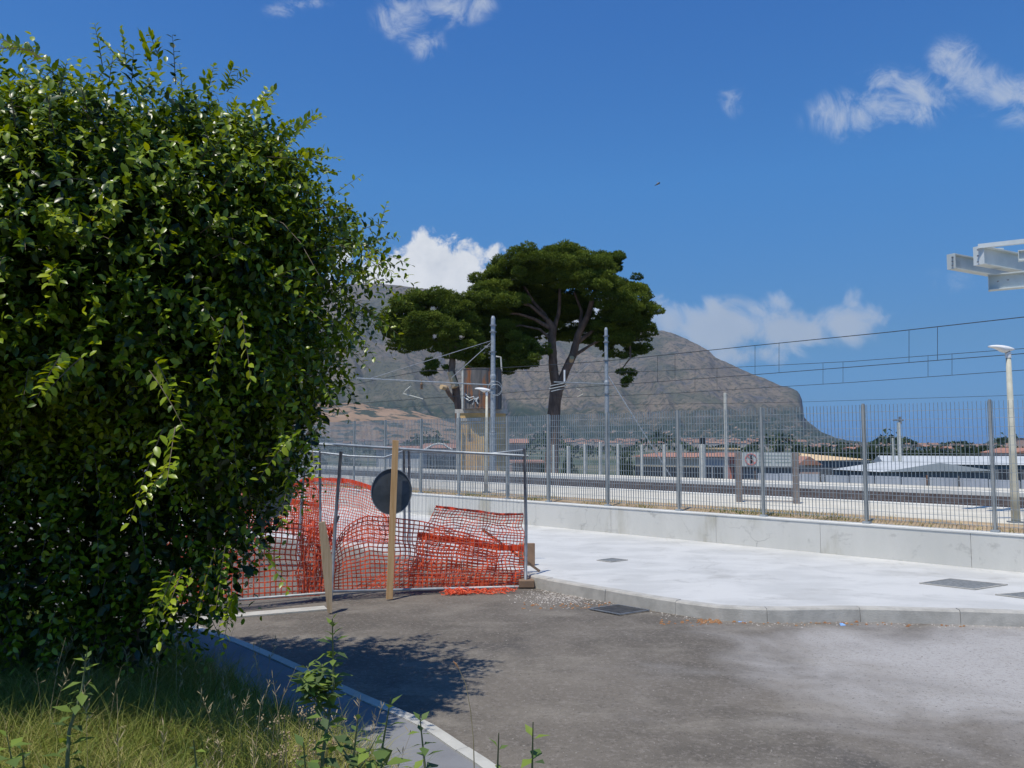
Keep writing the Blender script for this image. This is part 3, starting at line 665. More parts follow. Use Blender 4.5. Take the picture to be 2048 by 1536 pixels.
# light barrier of corrugated sheets beyond the far platform
sh = thing('sheet_barrier', 'pale corrugated sheet barrier with brown posts behind the far platform', 'barrier', pt(16, 0, 0))
t0s, t1s = tco(on_p(1515, 955, 16)), tco(on_p(2500, 955, 16)); n = int((t1s-t0s)/.9)
for i in range(n):
    a = t0s+i*(t1s-t0s)/n; Lx = (t1s-t0s)/n; b = MB(); k = 10; zt = .92 if i % 3 else .90
    for j in range(k+1):
        pp = pt(16+(.03 if j % 2 else 0), a+.02+(Lx-.04)*j/k, 0); b.v += [(pp.x, pp.y, 0), (pp.x, pp.y, zt)]
    for j in range(k): b.f.append((2*j, 2*j+2, 2*j+3, 2*j+1))
    o = b.build('sheet', M['sheet'], sh); sm = o.modifiers.new('s', 'SOLIDIFY'); sm.thickness = .004
for x in (1510, 1640, 1853, 1916, 2060):
    t = tco(on_p(x, 955, 15.9)); b = MB(); b.obox(pt(15.85, t, 0), T*.05, N*.05, Vector((0, 0, 1.0))); b.build('post', M['rust'], sh)

# ------------------------------------------------------------------ water tower
YT = 47.0
tw0 = at(960, 950, YT); tw = thing('water_tower', 'rusty steel water tank on an ochre plastered base, with white graffiti', 'water tower', Vector((tw0.x, YT, -.1)))
# square tower seen corner-wise: left face broad and lit, right face shaded
xl, xm, xr = at(913, 900, YT).x, at(968, 900, YT).x, at(1011, 900, YT).x
c_l = Vector((xl, YT+.35, 0)); c_m = Vector((xm, YT, 0)); c_r = Vector((xr, YT+.95, 0)); c_b = c_l+(c_r-c_m)
def prism(b, cs, z0, z1):
    n = len(cs); v = [(c.x, c.y, z0) for c in cs]+[(c.x, c.y, z1) for c in cs]
    b.add(v, [tuple(range(n))[::-1], tuple(range(n, 2*n))]+[(i, (i+1) % n, n+(i+1) % n, n+i) for i in range(n)]); return b
zr = at(960, 826, YT).z; ztop = at(960, 818, YT).z
ctr = (c_l+c_m+c_r+c_b)/4
def grow(k, cs=(c_l, c_m, c_r, c_b)): return [ctr+(c-ctr)*k for c in cs]
b = MB(); prism(b, grow(1), -.1, zr); b.build('base', M['tower'], tw)
b = MB(); prism(b, grow(1.09), zr, ztop); b.build('rim', M['plinth'], tw)
b = MB(); prism(b, grow(1.035), zr-.62, zr-.56); b.build('string_course', M['plinth'], tw)
zk = at(960, 737, YT).z; R_ = (at(1003, 780, YT).x-at(922, 780, YT).x)/2; tc_ = Vector((at(962.5, 780, YT).x, ctr.y, 0))
b = MB(); b.lathe((tc_.x, tc_.y, ztop), [(R_*1.0, 0), (R_*1.0, .05), (R_*.985, .06), (R_*.985, zk-ztop-.05), (R_*1.01, zk-ztop-.04), (R_*1.01, zk-ztop)], 20); tank = b.build('tank', M['rust'], tw)
b = MB()
for k in range(20):
    a = 2*math.pi*k/20; p = Vector((tc_.x+math.cos(a)*R_*.99, tc_.y+math.sin(a)*R_*.99, ztop+.06)); b.bar(p, p+Vector((0, 0, zk-ztop-.1)), .035, .03, (math.cos(a), math.sin(a), 0))
b.build('seams', M['rust'], tank)
b = MB(); p = at(924, 818, YT-.9); b.tube([Vector((p.x, YT-.4, ztop)), Vector((p.x, YT-.4, zk-.1))], .06, 8); p2 = Vector((at(927, 800, YT).x, YT-.35, 0)); b.tube([Vector((at(917, 900, YT).x, YT-.2, -.1)), Vector((at(917, 900, YT).x, YT-.2, zr))], .10, 8); b.build('drain_pipe', M['concrete_pole'], tw)
b = MB(); q = at(1003, 715, YT); b.tube([Vector((q.x, YT+.8, zk-.1)), Vector((q.x-.05, YT+.8, q.z+.1)), Vector((q.x-.35, YT+.8, q.z+.15))], .05, 6); b.build('vent_pipe', M['concrete_pole'], tw)
# graffiti strokes on the tank
b = MB()
def gpt(u, v):   # u,v in source pixels -> point on the tank's near side
    p = at(u, v, YT); x = p.x-tc_.x; yy = -math.sqrt(max(.01, (R_*1.03)**2-x*x)); P_ = Vector((p.x, tc_.y+yy, 0)); P_.z = at(u, v, P_.y).z; return P_
for st in ([(930, 786), (934, 790), (929, 794), (936, 800)], [(930, 789), (940, 796), (948, 793), (950, 799), (958, 795)], [(938, 802), (950, 797), (946, 809)], [(952, 796), (955, 805), (957, 808)], [(958, 794), (952, 803)], [(930, 796), (938, 799)]):
    b.tube([gpt(*s) for s in st], .028, 5)
b.build('graffiti', M['graffiti'], tank)
b = MB(); ww = Vector((at(925, 860, YT).x, YT, 0)); fdir = (c_m-c_l).normalized(); fnm = Vector((fdir.y, -fdir.x, 0))
zz0, zz1 = at(940, 842, YT).z, at(940, 836, YT).z
b.obox(c_l+fdir*.25+fnm*.003+Vector((0, 0, zz0)), fdir*1.2, fnm*.06, Vector((0, 0, zz1-zz0))); b.build('lintel', M['plinth'], tw)
# lower plaster panel (door filled in)
b = MB(); b.obox(c_l+fdir*.35+fnm*.003+Vector((0, 0, -.1)), fdir*.9, fnm*.03, Vector((0, 0, 2.3))); b.build('blocked_door', M['tower_light'], tw)

# ------------------------------------------------------------------ buildings
def house(name, label, px0, px1, pyw, Y, depth, zg, mw, mr, roof=('gable', 6), wins=0, group=None, cat='building', wm='win', over=.3, slant=0.0):
    A_, B2 = at(px0, pyw, Y), at(px1, pyw, Y+slant); A_.z = B2.z = at((px0+px1)/2, pyw, Y).z; zt = A_.z
    t = thing(name, label, cat, Vector((A_.x, A_.y, zg)), group)
    u = Vector((B2.x-A_.x, B2.y-A_.y, 0)); L = u.length; un = u.normalized(); dn = Vector((-un.y, un.x, 0)); Ag = Vector((A_.x, A_.y, zg))
    b = MB(); b.obox(Ag, un*L, dn*depth, Vector((0, 0, zt-zg))); b.build('wall', mw, t)
    kind, rise = roof; rise = rise*Y/F; o0_ = Ag+Vector((0, 0, zt-zg+.004))-un*over-dn*over; Lr, Dr = L+2*over, depth+2*over
    b = MB()
    if kind == 'gable':    # ridge parallel to the front
        v = [o0_, o0_+un*Lr, o0_+un*Lr+dn*Dr, o0_+dn*Dr, o0_+dn*Dr/2+Vector((0, 0, rise)), o0_+un*Lr+dn*Dr/2+Vector((0, 0, rise))]
        b.add(v, [(0, 1, 5, 4), (2, 3, 4, 5), (0, 4, 3), (1, 2, 5), (0, 3, 2, 1)])
    elif kind == 'front':  # gable end faces the viewer
        v = [o0_, o0_+un*Lr, o0_+un*Lr+dn*Dr, o0_+dn*Dr, o0_+un*Lr/2+Vector((0, 0, rise)), o0_+un*Lr/2+dn*Dr+Vector((0, 0, rise))]
        b.add(v, [(0, 4, 5, 3), (1, 2, 5, 4), (0, 1, 4), (2, 3, 5), (0, 3, 2, 1)])
    elif kind == 'hip':
        i_ = min(Lr, Dr)*.45; v = [o0_, o0_+un*Lr, o0_+un*Lr+dn*Dr, o0_+dn*Dr, o0_+un*i_+dn*Dr/2+Vector((0, 0, rise)), o0_+un*(Lr-i_)+dn*Dr/2+Vector((0, 0, rise))]
        b.add(v, [(0, 1, 5, 4), (2, 3, 4, 5), (3, 0, 4), (1, 2, 5), (0, 3, 2, 1)])
    else: b.obox(o0_, un*Lr, dn*Dr, Vector((0, 0, max(.15, rise))))
    b.build('roof', mr, t)
    for i in range(wins):
        x = L*(i+.5)/wins; wz = zt-min(2.2, (zt-zg)*.5); b = MB(); b.obox(Ag+un*(x-.5)-dn*.02+Vector((0, 0, wz-zg)), un*1.0, dn*.06, Vector((0, 0, 1.3))); wnd = b.build('window', M[wm], t)
        b = MB(); b.obox(Ag+un*(x-.6)-dn*.05+Vector((0, 0, wz-zg-.1)), un*1.2, dn*.12, Vector((0, 0, .1))); b.build('sill', M['plaster_white'], wnd)
    return t, Ag, un, dn, L, zt
house('village_house', 'low faded pink house with red tiled roof just left of the water tower', 845, 912, 896, 82, 9, -6, M['plaster_pink'], M['tile_red'], ('gable', 9), 4)
t, Ag, un, dn, L, zt = house('village_house', 'pale grey house with a curved white gable behind the round sign back', 752, 846, 899, 78, 8, -6, M['plaster_grey'], M['tile_red'], ('gable', 7), 3, wm='plaster_white')
b = MB(); pts = [at(848, 900, 77), at(858, 894, 77), at(868, 889, 77), at(878, 887, 77), at(888, 889, 77), at(898, 896, 77), at(904, 899, 77)]
b.tube(pts, .10, 6); b.build('arched_gable', M['plaster_white'], t)
house('village_house', 'small house with a bright red roof just right of the water tower', 1016, 1052, 886, 90, 8, -6, M['plaster_pink'], M['tile_red'], ('gable', 9), 2)
house('shed', 'low brown shed with a rusty roof between the pine trunk and the tower', 1024, 1082, 926, 70, 6, -6, M['wood_dark'], M['tile_red'], ('flat', 3), 0)
house('depot', 'long low beige depot with a red tiled roof right of the second mast', 1270, 1400, 913, 75, 10, -6, M['plaster_beige'], M['tile_red'], ('gable', 7), 7, slant=-4)
t, Ag, un, dn, L, zt = house('depot', 'grey and red depot with a red roof edge left of the notice board', 1400, 1474, 913, 71, 9, -6, M['plaster_grey'], M['tile_red'], ('gable', 7), 3, slant=-2)
b = MB(); b.obox(Ag+un*(L*.7)-dn*.03+Vector((0, 0, .5)), un*(L*.3), dn*.02, Vector((0, 0, zt-Ag.z-.6))); b.build('red_wall', M['redwall'], t)
house('shed', 'small cream block with an ochre wall behind the tall white pole', 1437, 1475, 899, 95, 6, -6, M['plaster_beige'], M['tile_sand'], ('flat', 2), 1)
house('shed', 'dark low shed under the notice board', 1488, 1600, 934, 66, 8, -6, M['shed_dark'], M['shed_dark'], ('flat', 2), 0)
house('barn', 'barn with a sloping terracotta roof just right of the notice board', 1596, 1640, 930, 105, 14, -6, M['plaster_pink'], M['tile_red'], ('front', 17), 0)
house('barn', 'wide shed with a bright sandy tiled roof behind the white gabled shed', 1628, 1740, 921, 170, 26, -6, M['shed_dark'], M['tile_sand'], ('hip', 13), 0, slant=8)
house('warehouse', 'shed with a white sloped sheet roof and grey gable left of the long warehouse', 1668, 1764, 939, 118, 18, -6, M['shed_dark'], M['roof_white'], ('gable', 16), 0, slant=-10)
t, Ag, un, dn, L, zt = house('warehouse', 'very long warehouse with a white sheet roof and dark windows at the right', 1772, 2330, 928, 150, 22, -6, M['shed_dark'], M['roof_white'], ('gable', 15), 0, slant=-14)
for i in range(34):
    b = MB(); b.obox(Ag+un*(3+i*2.2)-dn*.05+Vector((0, 0, zt-Ag.z-3.0)), un*1.4, dn*.1, Vector((0, 0, 2.1))); b.build('window', M['win'], t)
house('brick_tower', 'slim brown tower block beyond the trees at the far right', 2035, 2051, 877, 420, 6, -6, M['plaster_pink'], M['shed_dark'], ('flat', 1), 0)
house('barn', 'red-roofed barn beside the brown tower at the far right edge', 2028, 2110, 906, 200, 14, -6, M['plaster_pink'], M['tile_red'], ('front', 10), 0)
for i, (x0, x1, y, lab) in enumerate([(1700, 1716, 898, 'tiny pink house among the dark trees left of the crossarm pole'), (1895, 1907, 897, 'tiny orange house among the far trees left of the last fence post'), (1850, 1862, 893, 'tiny white house among the far trees in the middle of the right skyline')]):
    house('far_house', lab, x0, x1, y, 320, 7, -6, M['plaster_pink'] if i != 2 else M['plaster_white'], M['tile_red'], ('gable', 4), 0)

# ------------------------------------------------------------------ mountains
ridge = [(-2600, 700), (-1600, 640), (-900, 600), (-300, 582), (0, 588), (300, 578), (560, 572), (620, 569), (680, 566), (735, 563), (770, 566), (800, 568), (830, 573), (880, 577), (930, 590), (990, 604), (1060, 618), (1120, 636), (1180, 652), (1250, 656), (1312, 657), (1345, 664), (1372, 676), (1400, 690), (1418, 700), (1430, 713), (1462, 727), (1500, 745), (1535, 758), (1560, 770), (1580, 774), (1594, 780), (1603, 793), (1606, 812), (1608, 834), (1625, 850), (1642, 863), (1668, 874), (1692, 880), (1740, 886), (1900, 888)]
def ry(px):
    for (x0, y0), (x1, y1) in zip(ridge, ridge[1:]):
        if x0 <= px <= x1: return y0+(y1-y0)*(px-x0)/(x1-x0)
    return 888
NU, NS = 900, 110
us = np.linspace(-2400, 1880, NU); vs_ = []
def fbm(x, y, o=5): return noise.fractal(Vector((x, y, 3.3)), 1.0, 2.1, o)
for i, u in enumerate(us):
    d = pdir(u, ry(u)+noise.noise(Vector((u*.09, 0, 0)))*1.6+noise.noise(Vector((u*.3, 5, 0)))*.7); hd = Vector((d.x, d.y, 0)); 
    slope = d.z/hd.length; hd = hd.normalized()
    rR = 4300 if u < 1200 else 4300-(u-1200)*1.2
    r0 = 2300
    Ht = slope*rR                      # height above eye at the ridge
    for j in range(NS):
        s = j/(NS-1)
        if s <= .86:
            k = s/.86; r = r0+(rR-r0)*k
            prof = .10*k+.90*(k**1.55)
            h = prof*Ht
            g = (1-abs(fbm(u*.012+r*.0009, r*.0007, 6))*1.5)
            am = 125*k*(1-k)*min(1, Ht/700)*2.0
            h += (g-.75)*am+fbm(u*.05, r*.006, 4)*14*min(1, 4*(1-k))*min(1, k*8)
            h = min(h, slope*r*(.985) if k < .98 else h)
        else:
            k2 = (s-.86)/.14; r = rR+1500*k2; h = Ht*(1-.5*k2)
        z = H+h-8*(1-min(1, s*8)); vs_.append((hd.x*r, hd.y*r, z))
faces = []
for i in range(NU-1):
    for j in range(NS-1): a = i*NS+j; faces += [a, a+NS, a+NS+1, a+1]
def mountain_mat():
    m = bpy.data.materials.new('dry_limestone_slope'); m.use_nodes = True; nt = m.node_tree; n, l = nt.nodes, nt.links; q = WN(nt)
    b = n['Principled BSDF']; b.inputs['Roughness'].default_value = .95; b.inputs['Specular IOR Level'].default_value = .1
    g = n.new('ShaderNodeNewGeometry'); P = g.outputs['Position']; sp = n.new('ShaderNodeSeparateXYZ'); l.new(P, sp.inputs[0]); sn = n.new('ShaderNodeSeparateXYZ'); l.new(g.outputs['Normal'], sn.inputs[0])
    def nz(sc, det=6, ro=.6, st=(1, 1, 1)):
        mp = n.new('ShaderNodeMapping'); mp.inputs['Scale'].default_value = st; l.new(P, mp.inputs[0])
        t = n.new('ShaderNodeTexNoise'); t.inputs['Scale'].default_value = sc; t.inputs['Detail'].default_value = det; t.inputs['Roughness'].default_value = ro; l.new(mp.outputs[0], t.inputs['Vector']); return t.outputs[0]
    def mixc(fac, a, c):
        x = n.new('ShaderNodeMix'); x.data_type = 'RGBA'; l.new(fac, x.inputs[0])
        if isinstance(a, tuple): x.inputs[6].default_value = (*a, 1)
        else: l.new(a, x.inputs[6])
        x.inputs[7].default_value = (*c, 1); return x.outputs[2]
    c = mixc(q.smooth(nz(.004), .38, .62), (.142, .122, .088), (.190, .158, .112))
    c = mixc(q.smooth(nz(.009, 7, .65, (1, 1, .5)), .52, .64), c, (.108, .106, .098))
    c = mixc(q.m('MULTIPLY', q.smooth(nz(.0022, 6, .6), .50, .60), .7), c, (.082, .092, .058))        # bare rock
    c = mixc(q.smooth(sn.outputs[2], .62, .42), c, (.11, .105, .105))                         # cliffs
    hgt = q.m('ADD', sp.outputs[2], q.m('MULTIPLY', nz(.0035, 5), -420))
    c = mixc(q.m('MULTIPLY', q.smooth(nz(.045, 5, .7), .50, .58), .8), c, (.055, .062, .038))   # scrub
    c = mixc(q.m('MULTIPLY', q.smooth(hgt, -60, -150), q.smooth(nz(.02, 6, .7), .36, .50)), c, (.040, .056, .034))   # wooded foot
    v = n.new('ShaderNodeTexVoronoi'); v.inputs['Scale'].default_value = .028; l.new(P, v.inputs['Vector'])
    c = mixc(q.m('MULTIPLY', q.smooth(v.outputs['Distance'], .30, .16), q.m('MULTIPLY', q.smooth(hgt, -120, -190), .9)), c, (.33, .24, .18))   # scattered roofs
    l.new(c, b.inputs['Base Color'])
    bn = n.new('ShaderNodeBump'); bn.inputs['Strength'].default_value = .6; bn.inputs['Distance'].default_value = 22; l.new(nz(.012, 8, .65), bn.inputs['Height']); l.new(bn.outputs[0], b.inputs['Normal'])
    return m
me = npmesh('mountain', vs_, faces, [4]*((NU-1)*(NS-1)), mountain_mat(), smooth=True)
tag(link('mountain', me), kind='structure')
# nearer dry foothill on the left
vs2 = []; NU2, NS2 = 260, 40
M['foothill'] = mat('dry_orange_foothill', (.24, .155, .085), (.30, .20, .12), .012, .95, c3=(.045, .055, .032), s3=.022, t3=(.50, .56), bump=.5, bscale=.05)
for u in np.linspace(-600, 1000, NU2):
    top = 800+ (30*max(0, (u-560)/440)**1.1 if u > 560 else -12*math.sin((560-u)*.004))+noise.noise(Vector((u*.012, 0, 9)))*9+noise.noise(Vector((u*.05, 0, 9)))*2.5
    if u > 800: top += (u-800)*.18
    d = pdir(u, min(top, 888)); hd = Vector((d.x, d.y, 0)); sl = d.z/hd.length; hd.normalize()
    for j in range(NS2):
        k = j/(NS2-1); kk = min(1, k/.85); r = 1500+600*k; h = sl*2010*(kk**1.2)*(1 if k < .85 else 1-.5*(k-.85)/.15)
        h = min(h, sl*r); vs2.append((hd.x*r, hd.y*r, H+h-10*(1-min(1, k*5))+noise.noise(Vector((u*.03, r*.01, 0)))*5*math.sin(math.pi*kk)))
faces = []
for i in range(NU2-1):
    for j in range(NS2-1): a = i*NS2+j; faces += [a, a+NS2, a+NS2+1, a+1]
tag(link('foothill', npmesh('foothill', vs2, faces, [4]*((NU2-1)*(NS2-1)), M['foothill'], smooth=True)), kind='structure')
# far town at the foot: one mass
b = MB(); rb = MB()
for i in range(420):
    u = random.choice((random.uniform(560, 1700), random.uniform(1100, 1700), random.uniform(1700, 2100))); r = random.uniform(900, 1900); d = pdir(u, 888); hd = Vector((d.x, d.y, 0)).normalized()
    s = random.uniform(5, 9); hh = random.uniform(2.5, 6.5)+(r-900)*.010*(1 if u < 1600 else .0)-(2.5 if u > 1600 else 0); x, y = hd.x*r, hd.y*r
    b.box((x, y, -8), (x+s*1.3, y+s, hh-3)); rb.add([(x-.4, y-.4, hh-3), (x+s*1.3+.4, y-.4, hh-3), (x+s*1.3+.4, y+s+.4, hh-3), (x-.4, y+s+.4, hh-3), (x-.4, y+s/2, hh-1), (x+s*1.3+.4, y+s/2, hh-1)], [(0, 1, 5, 4), (2, 3, 4, 5), (0, 4, 3), (1, 2, 5)])
tag(b.build('far_town', M['town']), 'mass of far pale houses spread along the foot of the mountain', 'town', kind='stuff')
M['far_roof'] = mat('faded_far_roofs', (.22, .13, .095), (.30, .19, .14), .03, .9)
tag(rb.build('far_town_roofs', M['far_roof']), 'red roofs of the far houses along the foot of the mountain', 'roofs', kind='stuff')

# ------------------------------------------------------------------ leaf clouds (numpy)
def unit(a): return a/np.maximum(np.linalg.norm(a, axis=-1, keepdims=True), 1e-9)
LEAF_T = np.array([[0, 0, 0], [.28, -.24, .05], [.28, .24, .05], [.33, 0, -.01], [.66, -.23, .02], [.66, .23, .02], [.70, 0, -.045], [1, 0, -.13]], float)
LEAF_F = [(0, 1, 3), (0, 3, 2), (1, 4, 6, 3), (3, 6, 5, 2), (4, 7, 6), (6, 7, 5)]
def leaf_verts(pos, axis, up, size, wid=None):
    axis = unit(axis); side = unit(np.cross(up, axis)); nor = np.cross(axis, side)
    T_ = LEAF_T; w_ = 1 if wid is None else wid[:, None, None]
    return pos[:, None, :]+size[:, None, None]*(T_[None, :, 0:1]*axis[:, None, :]+w_*T_[None, :, 1:2]*side[:, None, :]+T_[None, :, 2:3]*nor[:, None, :])
def leaf_mesh(name, V_, tint, m):
    n = len(V_); flat = []; cnt = []
    per = np.concatenate([np.array(f) for f in LEAF_F]); base = (np.arange(n)*8)[:, None]
    faces_flat = (base+per[None, :]).ravel(); cnt = np.tile([len(f) for f in LEAF_F], n)
    return npmesh(name, V_.reshape(-1, 3), faces_flat, cnt, m, np.repeat(tint, 8), smooth=False)

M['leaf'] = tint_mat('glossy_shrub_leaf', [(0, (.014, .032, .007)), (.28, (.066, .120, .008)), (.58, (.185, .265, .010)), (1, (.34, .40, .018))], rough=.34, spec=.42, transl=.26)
C0 = np.array([-3.40, 5.95, 2.94])
def env(dirs):
    """distance from C0 to the crown surface along unit directions"""
    x, y, z = dirs[:, 0], dirs[:, 1], dirs[:, 2]
    n = np.where(z > 0, 4.2, 3.0); rx = np.where(z < 0, 2.22-.60*np.clip(-z, 0, 1), 2.22+.20*np.clip(z*3, 0, 1)); ryy = np.where(y < 0, np.where(z < .12, 1.85-1.5*np.clip((.12-z)*1.15, 0, 1), 1.85), np.where(z < 0, 1.9-.4*np.clip(-z, 0, 1), 1.9)); rz = np.where(z > 0, 1.60, 2.75)
    r = (np.abs(x/rx)**n+np.abs(y/ryy)**n+np.abs(z/rz)**n)**(-1/n)
    return r
def vnoise(P, sc, seed=0.0):
    return np.array([noise.noise(Vector((p[0]*sc+seed, p[1]*sc, p[2]*sc))) for p in P])
NSH = 9400
d = unit(RNG.normal(size=(NSH*2, 3))); 
# favour the side that can be seen
vis = (C0*0-np.array([0, 1, 0])); keep = RNG.random(len(d)) < np.where(d[:, 1] < .45, 1.0, .35); d = d[keep][:NSH]; NSH = len(d)
rs = env(d); lump = vnoise(d, 2.1)*.16+vnoise(d, 5.0, 9)*.10
lay = RNG.random(NSH)**.55                        # 1 = outer shell
depthf = 1-.42*(1-lay)
rad = rs*(1+lump)*depthf*.86
base = C0+d*rad[:, None]
lobes = [((-2.20, 5.70, 3.72), .66, 900), ((-1.98, 5.85, 3.0), .50, 350), ((-3.4, 5.4, 3.95), .50, 300)]
k0 = 0
for cl, rl, nl_ in lobes: base[k0:k0+nl_] = np.array(cl)+d[k0:k0+nl_]*(rl*(.72+.28*lay[k0:k0+nl_]))[:, None]; k0 += nl_
outn = d.copy()
dir0 = unit(outn*.8+RNG.normal(size=(NSH, 3))*.42+np.array([.10, -.05, .0])+np.where(d[:, 2:3] > .15, .6, -.2)*np.array([0, 0, .38]))
Ls = RNG.uniform(.18, .40, NSH)*np.where(RNG.random(NSH) < .10, 1.5, 1)
nl = 13
ts = (np.arange(nl)+.6)/nl
droop = np.where(d[:, 2] > .3, .14, .40)*RNG.uniform(.5, 1.5, NSH)
curve = base[:, None, :]+dir0[:, None, :]*(Ls[:, None]*ts[None, :])[..., None]
curve[..., 2] -= (droop[:, None]*(ts[None, :]**2)*Ls[:, None]*1.2)
tang = dir0[:, None, :]*np.ones((1, nl, 1)); tang[..., 2] -= 2*1.2*droop[:, None]*ts[None, :]; tang = unit(tang)
rnd = unit(RNG.normal(size=(NSH, 1, 3))); sidev = unit(np.cross(tang, rnd*np.ones((1, nl, 1)))); bin_ = np.cross(tang, sidev)
ph = (np.arange(nl)*2.4)[None, :, None]
rada = sidev*np.cos(ph)+bin_*np.sin(ph)
laxis = unit(tang*.55+rada*.95+RNG.normal(size=(NSH, nl, 3))*.18)
lup = unit(np.array([-.15, -.22, 1])+.45*outn[:, None, :]+RNG.normal(size=(NSH, nl, 3))*.35+tang*.15)
size = RNG.uniform(.052, .086, (NSH, nl))*(1-.35*ts[None, :]**3)
young = np.clip((ts[None, :]-.45)*1.5, 0, 1)*(RNG.random((NSH, 1)) < .75)*lay[:, None]**1.5
tint = np.clip(.16+.30*RNG.random((NSH, nl))+.80*young*RNG.uniform(.4, 1, (NSH, nl))+.16*RNG.normal(size=(NSH, 1))*lay[:, None], 0, 1)
# a few long stray shoots poking out of the outline (placed in the world round the crown)
stray = []
for (px, py, Yd, dx, dz, L) in [(88, 105, 5.3, -.45, .40, .55), (60, 82, 5.3, -.9, .15, .5), (230, 118, 5.4, -.2, .5, .35), (300, 105, 5.3, -.1, .6, .3), (440, 165, 5.6, .15, .6, .3), (545, 205, 5.7, .3, .6, .25), (600, 250, 5.8, .6, .5, .28), (635, 320, 5.9, .9, .2, .26), (665, 430, 6, .9, -.1, .34), (720, 500, 6, .9, -.5, .45), (700, 590, 5.8, .9, -.5, .45), (690, 660, 5.7, .9, -.2, .5), (680, 720, 5.6, .8, -.1, .45), (640, 800, 5.6, .8, -.3, .4), (650, 860, 5.2, .3, -.9, .45), (610, 850, 5.2, .6, -.9, .6), (590, 950, 5.2, .4, -.9, .55), (480, 1060, 4.9, .5, -.8, .6), (450, 1110, 4.7, .4, -.9, .55), (480, 1180, 4.7, .35, -.9, .35), (390, 1150, 4.5, .1, -.9, .5), (330, 1160, 4.6, -.1, -.9, .5), (340, 850, 4.15, .15, -.9, .6), (470, 640, 4.3, .25, -.9, .5), (360, 940, 4.2, .05, -.9, .45), (150, 700, 4.2, -.2, -.9, .4), (300, 730, 4.1, .8, -.4, .5)]:
    for rep_ in range(2 if py > 600 else 3):
        if py > 600: dz, L = -.45+random.uniform(-.3, .2), L*.75; dx += random.uniform(-.5, .5)
        p0 = at(px-(28 if px > 500 else 0)+random.uniform(-25, 25), py+(20 if py < 300 else random.uniform(-25, 25)), Yd+random.uniform(-.25, .25)); stray.append((p0, Vector((dx+random.uniform(-.25, .25), random.uniform(-.3, .2)-(.35 if py > 600 else 0), dz+random.uniform(-.2, .2))).normalized(), L*random.uniform(.7, 1.1)))
SP = np.array([list(a)for a, _, _ in stray]); SD = np.array([list(b_2) for _, b_2, _ in stray]); SL = np.array([c for _, _, c in stray]); ns_ = len(stray); nls = 15
tss = (np.arange(nls)+.5)/nls
sc = SP[:, None, :]+SD[:, None, :]*(SL[:, None]*tss)[..., None]; sc[..., 2] -= .22*SL[:, None]*tss**2
st_ = unit(SD[:, None, :]*np.ones((1, nls, 1))-np.array([0, 0, .4])*tss[None, :, None]); r_ = unit(RNG.normal(size=(ns_, 1, 3))); s1_ = unit(np.cross(st_, r_*np.ones((1, nls, 1)))); s2_ = np.cross(st_, s1_)
alt = ((np.arange(nls) % 2)*2-1)[None, :, None]
sax = unit(st_*.6+s1_*alt*.9+RNG.normal(size=(ns_, nls, 3))*.15); sup = unit(np.array([-.1, -.25, 1])+RNG.normal(size=(ns_, nls, 3))*.3)
ssz = RNG.uniform(.054, .080, (ns_, nls))*(1-.3*tss**2); stint = np.clip(.42+.5*RNG.random((ns_, nls))*tss+.1*RNG.normal(size=(ns_, nls)), 0, 1)
Pl = np.concatenate([curve.reshape(-1, 3), sc.reshape(-1, 3)]); Al = np.concatenate([laxis.reshape(-1, 3), sax.reshape(-1, 3)]); Ul = np.concatenate([lup.reshape(-1, 3), sup.reshape(-1, 3)])
Sl = np.concatenate([size.ravel(), ssz.ravel()]); Tl = np.concatenate([tint.ravel(), stint.ravel()])
ok = Pl[:, 2] > .36; Pl, Al, Ul, Sl, Tl = Pl[ok], Al[ok], Ul[ok], Sl[ok], Tl[ok]
# inner filler: larger leaves closing the interior, tinted near black to paint in its shade
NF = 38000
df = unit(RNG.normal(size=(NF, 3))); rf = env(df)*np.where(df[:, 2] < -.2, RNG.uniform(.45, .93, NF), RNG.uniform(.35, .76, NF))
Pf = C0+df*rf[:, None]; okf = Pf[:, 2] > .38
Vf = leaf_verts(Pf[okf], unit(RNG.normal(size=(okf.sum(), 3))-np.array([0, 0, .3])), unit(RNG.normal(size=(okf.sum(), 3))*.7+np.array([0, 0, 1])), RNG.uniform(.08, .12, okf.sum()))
V_ = leaf_verts(Pl, Al, Ul, Sl)
dist = np.linalg.norm(Pl-np.array([0, 0, H]), axis=1); nearidx = np.argsort(dist-RNG.random(len(dist))*.5-np.where(Tl > .45, .5, 0))[:290]
mask = np.ones(len(Pl), bool); mask[nearidx] = False
bush = thing('shrub', 'huge glossy-leaved green shrub filling the left side, hanging over the verge', 'shrub', Vector((-3.3, 6.0, .3)))
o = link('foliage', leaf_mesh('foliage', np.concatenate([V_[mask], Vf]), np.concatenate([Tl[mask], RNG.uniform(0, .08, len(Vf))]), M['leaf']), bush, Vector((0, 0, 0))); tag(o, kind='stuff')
LM = []
for tv in (.25, .45, .65, .85, 1.0):
    LM.append(leaf_mesh('leaf', leaf_verts(np.zeros((1, 3)), np.array([[1., 0, 0]]), np.array([[0., 0, 1]]), np.array([1.])), np.array([tv]), M['leaf']))
for i in nearidx:
    a = Vector(Al[i]).normalized(); u_ = Vector(Ul[i]); s_ = u_.cross(a).normalized(); n_ = a.cross(s_)
    o = link('leaf', LM[min(4, int(Tl[i]*5))], bush, Vector(Pl[i])); mt = Matrix((a, s_, n_)).transposed(); o.rotation_euler = mt.to_euler(); o.scale = (Sl[i],)*3
